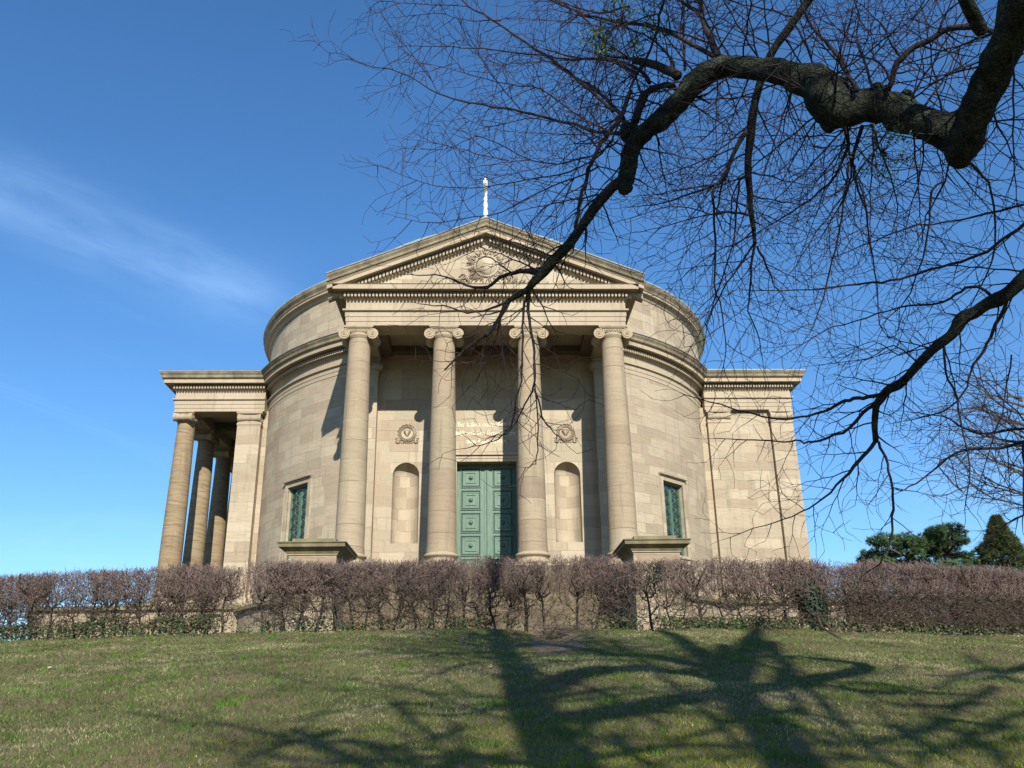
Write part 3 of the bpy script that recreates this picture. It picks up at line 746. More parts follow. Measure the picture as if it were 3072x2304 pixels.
n1=T.noise(ob,1.1,5,.6); n2=T.noise(ob,5,5,.7); n3=T.noise(ob,45,4,.7)
c=T.ramp(n1,[(.3,(.095,.108,.038)),(.5,(.13,.125,.052)),(.7,(.19,.16,.085))])
c=T.mix(T.smooth(n2,.4,.7),c,(.17,.125,.08)); c=T.mix(.6,c,T.ramp(n3,[(.25,(.2,.2,.2)),(.75,(.8,.8,.8))]),'OVERLAY')
s2=T.node('ShaderNodeSeparateXYZ'); T.l.new(ob,s2.inputs[0])
px=s2.outputs[0]; py=T.math('SUBTRACT',s2.outputs[1],DC)
rho=T.math('SQRT',T.math('ADD',T.math('POWER',px,2),T.math('POWER',py,2)))
rn=T.math('ADD',rho,T.math('MULTIPLY',T.math('SUBTRACT',T.noise(ob,1.6,5,.6),.5),1.3))
soil=T.ramp(T.noise(ob,9,6,.75),[(.3,(.11,.075,.045)),(.5,(.20,.145,.095)),(.7,(.29,.22,.15))])
ms=T.math('SUBTRACT',1,T.smooth(rn,RH+.25,RH+.5))
gx=T.math('SUBTRACT',px,T.math('MULTIPLY_ADD',T.math('SUBTRACT',34.2,rho),0,1.25)); 
gd=T.math('ADD',T.math('POWER',T.math('DIVIDE',T.math('SUBTRACT',px,T.math('MULTIPLY_ADD',s2.outputs[1],.12,-.72)),.50),2),T.math('POWER',T.math('DIVIDE',T.math('SUBTRACT',s2.outputs[1],15.9),2.4),2))
gd=T.math('ADD',gd,T.math('MULTIPLY',T.math('SUBTRACT',T.noise(ob,2.6,5,.6),.5),1.8))
mg=T.math('SUBTRACT',1,T.smooth(gd,.55,1.2))
c=T.mix(T.math('MAXIMUM',ms,mg),c,soil)
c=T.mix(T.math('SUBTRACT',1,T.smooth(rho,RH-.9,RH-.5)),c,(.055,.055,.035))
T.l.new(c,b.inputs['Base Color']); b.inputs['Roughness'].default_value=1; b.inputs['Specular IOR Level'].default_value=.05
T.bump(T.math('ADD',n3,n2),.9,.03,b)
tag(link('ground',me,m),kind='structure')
# ------------------------------------------------------------------ grass
def numesh(name,V,F,mats,parent=None,mi=None,smooth=False,col=None):
    k=F.shape[1]; me=bpy.data.meshes.new(name); me.vertices.add(len(V)); me.vertices.foreach_set('co',V.astype(np.float32).ravel())
    me.loops.add(F.size); me.loops.foreach_set('vertex_index',F.astype(np.int32).ravel())
    me.polygons.add(len(F)); me.polygons.foreach_set('loop_start',np.arange(0,F.size,k,dtype=np.int32)); me.polygons.foreach_set('loop_total',np.full(len(F),k,dtype=np.int32))
    if mi is not None: me.polygons.foreach_set('material_index',mi.astype(np.int32))
    if smooth: me.polygons.foreach_set('use_smooth',np.ones(len(F),dtype=bool))
    me.update(calc_edges=True)
    if col is not None:
        at_=me.color_attributes.new('tone','FLOAT_COLOR','POINT'); at_.data.foreach_set('color',np.concatenate([col,np.ones((len(col),1))],1).astype(np.float32).ravel())
    return link(name,me,mats,parent) if name[0]!='!' else me
def tone_mat(name,rough=.75,trans=0,spec=.2):
    m,nt,b=new_mat(name); T=NT(nt); a=T.node('ShaderNodeVertexColor',layer_name='tone'); T.l.new(a.outputs[0],b.inputs['Base Color'])
    b.inputs['Roughness'].default_value=rough; b.inputs['Specular IOR Level'].default_value=spec
    if trans:
        tr=T.node('ShaderNodeBsdfTranslucent'); T.l.new(a.outputs[0],tr.inputs[0]); mx=T.node('ShaderNodeMixShader'); mx.inputs[0].default_value=trans
        T.l.new(b.outputs[0],mx.inputs[1]); T.l.new(tr.outputs[0],mx.inputs[2]); T.l.new(mx.outputs[0],T.n['Material Output'].inputs[0])
    return m
M_grass=tone_mat('grass_blades',.8,.25,.15)
GREEN=np.array([.095,.145,.034]); STRAW=np.array([.33,.285,.16]); MOSS=np.array([.175,.205,.012]); BROWN=np.array([.18,.135,.085]); BRIGHT=np.array([.11,.18,.035])
N=460000; P=[];Cc=[];Hh=[]
a=rng.uniform(-32,32,N*3); t=rng.random(N*3)**1.0*13.2+.12; 
keep=0
for i in range(N*3):
    r_=RH+t[i]; x=r_*sin(rad(a[i])); y=DC-r_*cos(rad(a[i]))
    if y<5.2 or abs(x)>.66*y+3.5: continue
    if rng.random()>min(1,(9.5/y)**1.6): continue
    soilm=t[i]<.42+.35*vn(x,y,1.6,3)
    gg=((x-(.12*y-.72))/.48)**2+((y-15.9)/2.4)**2+1.6*vn(x,y,2.6,8)
    if (soilm or gg<.9) and rng.random()<.93: continue
    q=vn(x,y,.55,1)+.6*vn(x,y,1.7,2)+.5*vn(x,y,5,3)+.5*vn(x,y,13,4)
    if vn(x,y,3.5,12)+.4*vn(x,y,9,13)<-.42 and rng.random()<.7: continue
    w=q+rng.normal(0,.33)
    c=STRAW if w>.33 else (GREEN if w>-.52 else BROWN)
    mo=max(0,min(1,(8.9-y+.8*vn(x,y,.8,7))/1.8))*max(0,min(1,(x+3)/3))
    if rng.random()<mo*.8: c=MOSS
    cl=vn(x,y,2.1,21)+.35*vn(x,y,6,22)
    h=rng.uniform(.015,.042)
    if cl>.44: c=BRIGHT; h*=1.9
    P.append((x,y)); Cc.append(c*rng.uniform(.5,1.45)*(.93+.35*vn(x,y,.8,51)+.30*vn(x,y,3.1,52))); Hh.append(h*(1 if w<.22 else .8)); keep+=1
    if keep>=N: break
P=np.array(P); Cc=np.array(Cc); Hh=np.array(Hh); n=len(P)
Z=np.array([gz(x,y) for x,y in P])
th=rng.uniform(0,2*np.pi,n); lean=rng.uniform(.2,1.6,n)*Hh; wd=rng.uniform(.0018,.0042,n)*(.8+P[:,1]/12)
base=np.stack([P[:,0],P[:,1],Z-.008],1); side=np.stack([np.cos(th),np.sin(th),0*th],1)*wd[:,None]
th2=rng.uniform(0,2*np.pi,n); tip=base+np.stack([np.cos(th2)*lean,np.sin(th2)*lean,Hh+.008],1)
V=np.empty((n*3,3)); V[0::3]=base-side; V[1::3]=base+side; V[2::3]=tip
tag(numesh('grass',V,np.arange(n*3).reshape(-1,3),M_grass,col=np.repeat(Cc,3,0)),kind='stuff')
# fallen leaves and litter on the lawn
n=1500; V=[];C=[]
for i in range(n):
    r_=RH+(abs(rng.normal(0,3.5)) if i%3==0 else abs(rng.normal(0,.4)))+.05; a_=rng.uniform(-24,24); x=r_*sin(rad(a_)); y=DC-r_*cos(rad(a_)); z=gz(x,y)+.025; s_=rng.uniform(.012,.028); o=rng.uniform(0,6.3)
    for k in range(4): V.append((x+s_*cos(o+k*PI/2)*(1.6 if k%2 else 1),y+s_*sin(o+k*PI/2),z+rng.uniform(-.008,.02)))
    cc=np.array([.55,.50,.40]) if i%29==0 else np.array([.24,.15,.09])*rng.uniform(.6,1.5); C+= [cc]*4
M_leaf=tone_mat('leaf_litter',.8)
tag(numesh('leaf_litter',np.array(V),np.arange(n*4).reshape(-1,4),M_leaf,col=np.array(C)),kind='stuff')
# ------------------------------------------------------------------ woody growth
class Segs:
    def __init__(s): s.a=[]
    def seg(s,p,q,r1,r2,m=0): s.a.append((p[0],p[1],p[2],q[0],q[1],q[2],r1,r2,m))
    def mesh(s,name,mats,parent=None,sides=3,raw=False):
        A=np.array(s.a); p=A[:,0:3]; q=A[:,3:6]; d=q-p; L=np.linalg.norm(d,axis=1,keepdims=True); d=d/np.maximum(L,1e-6)
        ref=np.where(np.abs(d[:,2:3])<.9,np.array([[0,0,1.]]),np.array([[1.,0,0]])); u=np.cross(d,ref); u/=np.linalg.norm(u,axis=1,keepdims=True); w=np.cross(d,u)
        n=len(A); V=np.empty((n,2*sides,3)); q2=q+d*A[:,7:8]*.3
        for k in range(sides):
            a=2*np.pi*k/sides+.3; o=u*np.cos(a)+w*np.sin(a); V[:,k]=p+o*A[:,6:7]; V[:,sides+k]=q2+o*A[:,7:8]
        F=np.empty((n,sides,4),dtype=np.int64); b=np.arange(n)*2*sides
        for k in range(sides): k2=(k+1)%sides; F[:,k]=np.stack([b+k,b+k2,b+sides+k2,b+sides+k],1)
        return numesh(('!' if raw else '')+name,V.reshape(-1,3),F.reshape(-1,4),mats,parent,mi=np.repeat(A[:,8],sides),smooth=True)
RT=random.Random(21)
def rv(s=1): return Vector((RT.gauss(0,s),RT.gauss(0,s),RT.gauss(0,s)))
def twig(S_,p,d,nrm,L,r,depth,droop=0,step=.12,ang=44,mat=1):
    """zig-zag shoot with alternate side shoots, like a lime or elm spray in winter"""
    n=max(2,int(L/step)); side=1 if RT.random()<.5 else -1; d=d.normalized()
    for i in range(n):
        f=1-i/n; rr=max(.0024,r*(.3+.7*f)); rn_=max(.0022,r*(.3+.7*(1-(i+1)/n)))
        d2=Matrix.Rotation(rad(side*RT.uniform(2,9)),3,nrm)@d; d2=(d2+rv(.022)+Vector((0,0,-droop*.5))).normalized()
        q=p+d2*step*RT.uniform(.75,1.25); S_.seg(p,q,rr,rn_,mat if rr<.006 else 0)
        if depth>0 and i>0 and RT.random()<(.85 if depth>1 else .62):
            a=side*RT.uniform(ang*.65,ang*1.25); dd=Matrix.Rotation(rad(a),3,nrm)@d2; dd=(dd+rv(.09)).normalized()
            n2=(nrm+rv(.25)).normalized(); n2=(n2-dd*n2.dot(dd)).normalized()
            LL=L*(.26+.45*f)*RT.uniform(.45,1.15)
            twig(S_,q,dd,n2,LL,max(.0036,rr*.64),depth-1,droop*.7,step*.86,ang,mat)
        p=q; d=(d*.75+d2*.25); side=-side
    return p
M_bark=plain('tree_bark',(.010,.012,.008),(.055,.064,.045),9,.95,bump=1.0,bd=.05,spec=.1)
mnt=M_bark.node_tree; T=NT(mnt); bb=mnt.nodes['Principled BSDF']; tc=T.node('ShaderNodeTexCoord')
lk=T.smooth(T.noise(tc.outputs['Object'],3.2,5,.6),.52,.68); base=bb.inputs['Base Color'].links[0].from_socket
cr=T.smooth(T.noise(T.mapping(tc.outputs['Object'],(1,1,1)),22,4,.7,1.5),.35,.55)
vo=T.node('ShaderNodeTexVoronoi',feature='DISTANCE_TO_EDGE'); vo.inputs['Scale'].default_value=34; wv=T.node('ShaderNodeVectorMath',operation='MULTIPLY_ADD'); nn_=T.node('ShaderNodeTexNoise'); nn_.inputs['Scale'].default_value=7; nn_.inputs['Detail'].default_value=5; T.l.new(tc.outputs['Object'],nn_.inputs['Vector']); T.l.new(nn_.outputs['Color'],wv.inputs[0]); wv.inputs[1].default_value=(.16,.16,.16); T.l.new(T.mapping(tc.outputs['Object'],(.5,1,.8)),wv.inputs[2]); T.l.new(wv.outputs[0],vo.inputs['Vector'])
ck=T.smooth(T.math('ADD',vo.outputs['Distance'],T.math('MULTIPLY',T.noise(tc.outputs['Object'],30,3),.08)),.0,.22)
bn=T.node('ShaderNodeBump'); bn.inputs['Strength'].default_value=.8; bn.inputs['Distance'].default_value=.015; T.l.new(ck,bn.inputs['Height']); T.l.new(bb.inputs['Normal'].links[0].from_socket,bn.inputs['Normal']); T.l.new(bn.outputs[0],bb.inputs['Normal'])
c=T.mix(T.math('MULTIPLY',lk,.55),base,(.11,.13,.09)); c=T.mix(T.math('MULTIPLY',T.math('SUBTRACT',1,ck),.55),c,(.008,.008,.006)); c=T.mix(T.math('MULTIPLY',T.math('SUBTRACT',1,cr),.6),c,(.012,.011,.009)); T.l.new(c,bb.inputs['Base Color'])
M_twig=plain('branch_bark',(.016,.013,.013),(.040,.032,.029),9,.85,bump=.4,bd=.004,spec=.15)
M_twig2=plain('twig_bark',(.022,.010,.014),(.048,.022,.027),14,.7,bump=0,spec=.25)
def poly3(pts,Ya,Yb,bulge=0):
    """pixel-traced limb -> points in space, depth running from Ya to Yb, with true radii"""
    L=[0]
    for (x0,y0,*_),(x1,y1,*_) in zip(pts[:-1],pts[1:]): L.append(L[-1]+math.hypot(x1-x0,y1-y0))
    out=[];rr=[]
    for (x,y,w),l in zip(pts,L):
        t=l/L[-1]; p=at(x,y,Ya+(Yb-Ya)*t+bulge*sin(PI*t)); out.append(p); rr.append(w/2/FPX*zcam(p))
    return out,rr
def smoothp(pts,rr,k=4):
    P=[];R=[];n=len(pts)
    for i in range(n-1):
        a,b_,c_,d_=pts[max(i-1,0)],pts[i],pts[i+1],pts[min(i+2,n-1)]
        for j in range(k):
            t=j/k; P.append(.5*((2*b_)+(-a+c_)*t+(2*a-5*b_+4*c_-d_)*t*t+(-a+3*b_-3*c_+d_)*t**3)); R.append(rr[i]*(1-t)+rr[i+1]*t)
    P.append(pts[-1]); R.append(rr[-1]); return P,R
TREE=empty('overhanging_tree',(1.7,-5,-2.45)); TO=Vector((1.7,-5,-2.45))
tag(TREE,'old bare tree whose thick knotted limbs and twigs hang over the lawn from the right','tree')
SG=Segs()
def limb(pts,rr,name='limb',seg=12,jit=.12,k=4,mat=None,parent=None,off=None):
    P,R=smoothp(pts,rr,k); mb=MB(); mb.tube(P,R,seg,jit=jit)
    o=mb.build(name,mat or M_bark,parent or TREE,uv=None); o.location=-(off or TO); return P,R
def c4(l): return [(1700+x/1.612,y/1.612,w/1.612) for x,y,w in l]
def c5(l): return [(900+x/2.074,y/2.074,w/2.074) for x,y,w in l]
def c6(l): return [(1900+x/1.5085,600+y/1.5085,w/1.5085) for x,y,w in l]
def c7(l): return [(2560+x/3.0156,1150+y/3.0156,w/3.0156) for x,y,w in l]
def shoots(P,R,per,Lmin,Lmax,depth=2,droop=.02,ang=(25,75),t0=.05,rmax=.012,bias=None,updown=.5):
    """side shoots along a limb"""
    Ltot=sum((b_-a).length for a,b_ in zip(P[:-1],P[1:])); n=int(Ltot*per*.85); acc=[0]
    for a,b_ in zip(P[:-1],P[1:]): acc.append(acc[-1]+(b_-a).length)
    side=1
    for i in range(n):
        l=Ltot*(t0+(1-t0)*(i+RT.random())/n)
        k=max(j for j in range(len(acc)) if acc[j]<=l); k=min(k,len(P)-2)
        f=(l-acc[k])/max(1e-6,acc[k+1]-acc[k]); p=P[k].lerp(P[k+1],f); r_=R[k]; d=(P[k+1]-P[k]).normalized()
        vw=(p-Vector((CAMX,0,0))).normalized(); vw=(vw+rv(.45)).normalized(); nrm=(vw-d*vw.dot(d)).normalized()
        a=side*RT.uniform(*ang); side=-side if RT.random()<.8 else side
        dd=Matrix.Rotation(rad(a),3,nrm)@d
        if bias is not None: dd=(dd+Vector(bias)).normalized(); nrm=(nrm-dd*nrm.dot(dd)).normalized()
        L=RT.uniform(Lmin,Lmax)*(1.15-.6*l/Ltot)
        twig(SG,p,dd,nrm,L,min(rmax,max(.0056,r_*.45,L*.0068)),depth,droop)
def thin(pts,Ya,Yb,per=7,Lmin=.25,Lmax=.9,depth=2,bulge=0,big=False,**kw):
    P0,R0=poly3(pts,Ya,Yb,bulge); P,R=smoothp(P0,R0,3)
    for i in range(1,len(P)-1): P[i]=P[i]+rv(.006)
    if big: 
        mb=MB(); mb.tube(P,R,8,jit=.08); o=mb.build('limb',M_twig,TREE,uv=None); o.location=-TO
    else:
        for i in range(len(P)-1): SG.seg(P[i],P[i+1],R[i],R[i+1],0)
    shoots(P,R,per,Lmin,Lmax,depth,**kw)
    e=P[-1]; d=(P[-1]-P[-2]).normalized(); nn=d.cross(Vector((0,0,1))).normalized().cross(d)
    twig(SG,e,d,(e.normalized()-d*e.normalized().dot(d)).normalized(),Lmin*1.2,R[-1],1,.01)
    return P,R
# main limbs seen overhead
A=c4([(2250,-60,200),(2200,0,185),(2135,190,168),(2050,390,160),(1990,530,158),(1930,650,165),(1905,735,140),(1915,800,60)])
PA,RA_=poly3(A,4.6,5.9); back=[Vector((3.1,-5,9.2)),Vector((3.6,-2.4,8.6)),Vector((3.9,.6,7.2)),Vector((3.75,2.9,5.6))]
limb(back+PA,[.27,.22,.18,.165]+RA_,seg=22,jit=.24)
shoots(PA[:5],RA_[:5],9,.6,1.6,2,bias=(-.2,.2,0),rmax=.012)
Bl=c4([(1960,700,150),(1900,660,170),(1800,620,170),(1700,578,158),(1620,545,172),(1560,520,150),(1480,515,160),(1400,522,165),(1320,520,205),(1265,470,215),(1210,405,165),(1100,370,132),(1000,343,116),(900,330,108),(800,322,104),(740,328,106),(680,355,106),(600,420,108),(540,498,100),(480,558,96),(400,620,92),(345,670,92),(312,725,88),(300,800,82),(285,880,74),(276,930,50),(274,942,20)])
PB,RB=poly3(Bl,5.95,7.5); PB2,RB2=limb(PB,RB,seg=24,jit=.20,k=7)
shoots(PB2,RB2,7,.7,1.9,2,droop=.035,ang=(55,105),rmax=.011)
shoots(PB2,RB2,5,1.0,2.2,2,droop=.08,ang=(60,100),rmax=.011,bias=(-.15,.1,-.7))
shoots(PB2,RB2,4,.7,1.7,2,droop=-.01,ang=(60,100),rmax=.011,bias=(-.3,.1,.7))
# burls on the big limb
for x,y,r_ in ((1270,590,44),(1320,545,46),(1500,430,34),(1540,440,26),(1900,740,62),(1240,420,46),(1640,480,44),(300,640,50),(285,905,30)):
    mb=MB(); q=c4([(x,y,r_)])[0]; p=at(q[0],q[1],6.1+(1900-x)/1900*1.5); r3=q[2]/FPX*zcam(p)
    vs=[];n_=14
    for i in range(n_+1):
        for k in range(n_*2):
            a1=PI*i/n_; d=Vector((sin(a1)*cos(PI*k/n_),sin(a1)*sin(PI*k/n_),cos(a1))); vs.append(p+d*r3*(1+.3*mnoise.noise((p+d*r3)*9)))
    mb.add(vs,[(i*2*n_+k,(i+1)*2*n_+k,(i+1)*2*n_+(k+1)%(2*n_),i*2*n_+(k+1)%(2*n_)) for i in range(n_) for k in range(2*n_)],0,True)
    o=mb.build('burl',M_bark,TREE,uv=None); o.location=-TO
Cb=[(1872,548,40),(1843,556,33),(1816,585,33),(1791,613,33),(1749,674,31),(1712,726,31),(1674,768,31),(1650,792,36),(1632,815,33),(1599,848,26),(1580,871,20),(1524,904,16),(1500,951,13),(1467,998,12),(1440,1015,10),(1389,1055,7),(1333,1111,5)]
PC,RC=poly3(Cb,7.45,8.6); limb(PC,RC,seg=10,jit=.10,k=3); shoots(PC,RC,9,.35,1.1,2,droop=.01)
for pts,ya,yb in (([(1632,815,28),(1600,815,24),(1560,815,16),(1500,833,12),(1460,862,11),(1400,857,9),(1354,838,7),(1307,829,5),(1232,824,3)],8.0,8.6),
      ([(1583,875,14),(1586,930,11),(1590,972,10),(1600,1040,9),(1604,1097,8),(1603,1166,7),(1583,1194,6),(1555,1253,5),(1519,1299,4),(1480,1310,3)],8.1,8.5),
      ([(1603,1166,7),(1620,1221,6),(1633,1262,5),(1661,1295,4),(1680,1312,3)],8.5,8.6),([(1600,1090,5),(1612,1280,5),(1610,1372,4),(1601,1395,3),(1570,1402,2)],8.4,8.6),
      ([(1582,880,12),(1570,930,9),(1565,1010,7),(1567,1097,7),(1560,1166,6),(1532,1272,6),(1505,1308,5),(1470,1330,4),(1400,1345,3)],8.1,8.5),
      ([(1524,904,12),(1470,930,8),(1400,935,6),(1330,920,5),(1260,912,3)],8.2,8.7),([(1500,951,9),(1480,1040,6),(1440,1120,5),(1400,1170,3)],8.3,8.7)):
    thin(pts,ya,yb,8,.2,.6,2)
# long shoots fanning to the left
D=[([(2045,830,26),(1850,822,22),(1700,772,19),(1500,722,17),(1330,685,15),(1150,652,13),(1000,625,11),(860,582,9),(700,490,7),(560,432,6),(400,402,5),(250,332,4),(170,322,3),(90,252,3)],7.4,9.6),
 ([(1950,690,22),(1800,560,19),(1600,400,17),(1400,260,14),(1200,130,12),(1050,40,10),(960,-40,8)],7.3,9.0),
 ([(2100,460,26),(1900,372,18),(1700,368,14),(1550,352,12),(1350,330,10),(1200,310,8),(1000,295,6),(850,290,5),(620,290,3)],7.2,9.2),
 ([(1980,870,14),(1850,960,12),(1700,1000,11),(1550,1022,10),(1400,980,9),(1250,905,8),(1130,850,7),(1020,880,5),(900,930,4),(640,925,3)],7.6,9.4),
 ([(1950,860,16),(1820,1000,13),(1600,1090,11),(1400,1122,9),(1150,1163,7),(900,1162,6),(700,1118,5),(550,1052,4),(440,1010,3)],7.6,9.3),
 ([(1850,1040,14),(1700,1105,11),(1500,1190,10),(1250,1320,8),(1080,1350,7),(900,1382,6),(750,1380,5),(600,1350,3)],7.6,9.0),
 ([(1790,1050,26),(1765,1180,22),(1735,1300,22),(1712,1420,20)],7.7,7.9),
 ([(1960,840,14),(1700,700,12),(1500,560,10),(1300,520,8),(1100,480,6),(900,420,5),(700,380,3)],7.4,8.9),
 ([(1900,260,14),(1750,100,12),(1600,0,10),(1500,-50,8)],7.2,8.4),([(2050,40,16),(1850,80,13),(1650,20,10),(1500,-40,8)],7.2,8.4),
 ([(2060,560,26),(2010,700,28),(1930,820,28),(1860,920,26),(1820,1000,24),(1790,1060,24)],7.3,7.7),
 ([(1370,680,10),(1230,520,8),(1100,330,6),(1000,250,5),(860,330,4)],8.5,9.2),([(860,582,8),(760,400,6),(620,290,5),(560,170,4)],9.2,9.5),
 ([(1300,1000,9),(1100,960,7),(900,900,5),(700,870,3)],8.4,9.2),([(1880,940,14),(1750,820,10),(1620,760,8),(1400,740,7),(1150,790,5),(950,690,4)],7.6,8.9),
 ([(1700,1110,9),(1560,1260,8),(1420,1400,7),(1300,1500,5),(1150,1560,4),(1000,1560,3)],7.9,8.8),([(1250,130,9),(1000,120,6),(850,80,5),(600,110,3)],8.4,9.3),([(1050,40,7),(700,20,5),(500,10,4),(430,60,3)],8.6,9.4)]
for pts,ya,yb in D: thin(c5(pts),ya,yb,7.5,.25,1.05,2,droop=.004,big=pts[0][2]>=22)
# limb passing behind, falling through the picture
Ed=c4([(1190,-30,44),(1170,0,42),(1080,130,40),(1010,225,38),(975,290,36),(945,370,40),(920,460,38),(905,520,40),(895,600,46),(888,680,42),(878,760,34),(878,850,32),(886,940,30),(888,1000,28),(905,1110,22)])+c6([(545,140,19),(550,200,18)])
PE,RE=poly3(Ed,7.0,8.6); limb(PE,RE,seg=10,jit=.12,k=3,mat=M_bark); shoots(PE,RE,9,.5,1.5,2,droop=.02,ang=(35,85))
for pts,ya,yb in ((c6([(550,200,15),(535,300,12),(525,420,10),(520,500,7),(560,600,6),(585,720,4)]),8.6,9.0),(c6([(560,210,12),(600,290,10),(630,360,7),(640,385,5),(720,500,3)]),8.6,9.2),
   (c6([(530,70,10),(450,60,9),(350,60,7),(200,30,6),(60,60,4),(-100,110,3)]),8.4,9.0),(c6([(548,195,12),(480,300,9),(400,420,8),(350,520,6),(320,640,4)]),8.6,9.2),
   (c4([(780,820,18),(720,905,16)])+c6([(360,-20,14),(368,100,12),(370,380,10),(395,480,8),(412,600,6),(418,700,5),(395,800,3)]),8.0,8.6),(c4([(835,870,13)])+c6([(470,0,10),(450,200,8),(380,420,6),(330,560,5),(240,700,3)]),8.2,8.8),
   (c4([(870,640,28),(820,720,22),(780,820,18),(740,890,14),(600,935,10),(480,980,7),(330,1000,4)]),7.9,8.6),(c4([(760,850,14),(735,980,11),(730,1050,8),(760,1120,6)]),8.1,8.6),
   (c4([(880,1040,14),(790,1030,12),(720,1030,9),(600,1060,6),(400,1110,4)]),8.2,8.8),(c4([(890,860,14),(835,870,10),(800,960,8),(790,1090,6)]),8.1,8.6),
   (c4([(1350,600,22),(1355,700,17),(1300,850,12),(1180,960,9),(1050,1050,7),(930,1120,4)]),6.5,8.0),(c4([(1430,610,22),(1390,740,18),(1385,800,14),(1400,880,12),(1440,1000,9),(1460,1120,7)]),6.5,7.8),
   (c4([(1340,610,18),(1370,760,12),(1365,900,9),(1320,1000,7),(1240,1130,5)]),6.4,7.6),(c4([(1470,600,14),(1530,760,10),(1580,900,8),(1600,1040,6),(1560,1150,4)]),6.3,7.4),
   (c4([(1720,640,12),(1725,760,9),(1690,900,7),(1640,1100,5)]),6.1,7.2),(c4([(1850,750,14),(1830,880,10),(1760,1000,8),(1720,1130,6)]),6.0,7.2),
   (c4([(1400,440,26),(1350,345,22),(1300,255,20),(1250,200,17),(1190,130,14),(1150,60,12),(1130,-30,10)]),6.2,6.6),(c4([(1480,430,18),(1450,330,14),(1400,200,12),(1410,80,9),(1380,-20,7)]),6.2,6.8),
   (c4([(1555,430,26),(1600,310,30),(1660,245,30),(1760,185,28),(1860,140,28),(1950,125,30),(2000,140,34)]),6.1,5.6),(c4([(1565,420,16),(1540,330,14),(1450,280,10),(1340,270,8)]),6.2,6.8),
   (c4([(735,280,34),(692,200,28),(662,90,24),(640,0,20),(630,-40,18)]),6.9,7.2),(c4([(655,75,22),(560,10,16),(480,-40,12)]),7.1,7.4),
   (c4([(730,285,26),(600,212,22),(440,140,18),(280,108,14),(130,82,12),(0,30,10),(-120,-20,8)]),6.9,8.4),(c4([(540,370,50),(440,320,40),(330,290,34),(320,286,20)]),7.0,7.2),
   (c4([(520,350,20),(500,280,14),(380,170,10),(200,110,8),(0,60,6)]),7.1,8.2),(c4([(570,340,18),(565,150,14),(560,0,10)]),7.1,7.6),
   (c4([(330,590,44),(360,500,40),(400,440,34),(450,420,28),(520,420,30)]),7.3,7.15),(c4([(300,610,26),(250,540,20),(170,460,16),(60,380,12),(-80,300,9)]),7.4,8.4),
   (c4([(400,400,22),(350,340,18),(200,290,13),(60,280,10),(-100,240,7)]),7.3,8.4),(c4([(1720,530,16),(1800,420,12),(1870,300,9),(1920,200,7)]),6.0,6.4),
   (c4([(1730,0,8),(1640,120,6),(1480,210,6),(1300,180,4)]),6.4,7.0),(c4([(470,-20,16),(440,140,15),(380,290,15),(310,430,13),(270,560,12),(220,680,8)]),6.2,7.0),
   (c4([(1200,150,9),(1050,290,8),(930,430,7),(800,560,6),(640,690,4)]),6.0,6.6)):
    thin(pts,ya,yb,7.5,.3,1.2,2,droop=.02,big=pts[0][2]>=13)
# cut stub near the upper right
PS,RS=poly3(c4([(1900,-60,60),(1940,20,62),(1990,120,72),(2010,155,60),(2015,165,20)]),5.2,5.5); limb(PS,RS,seg=12)
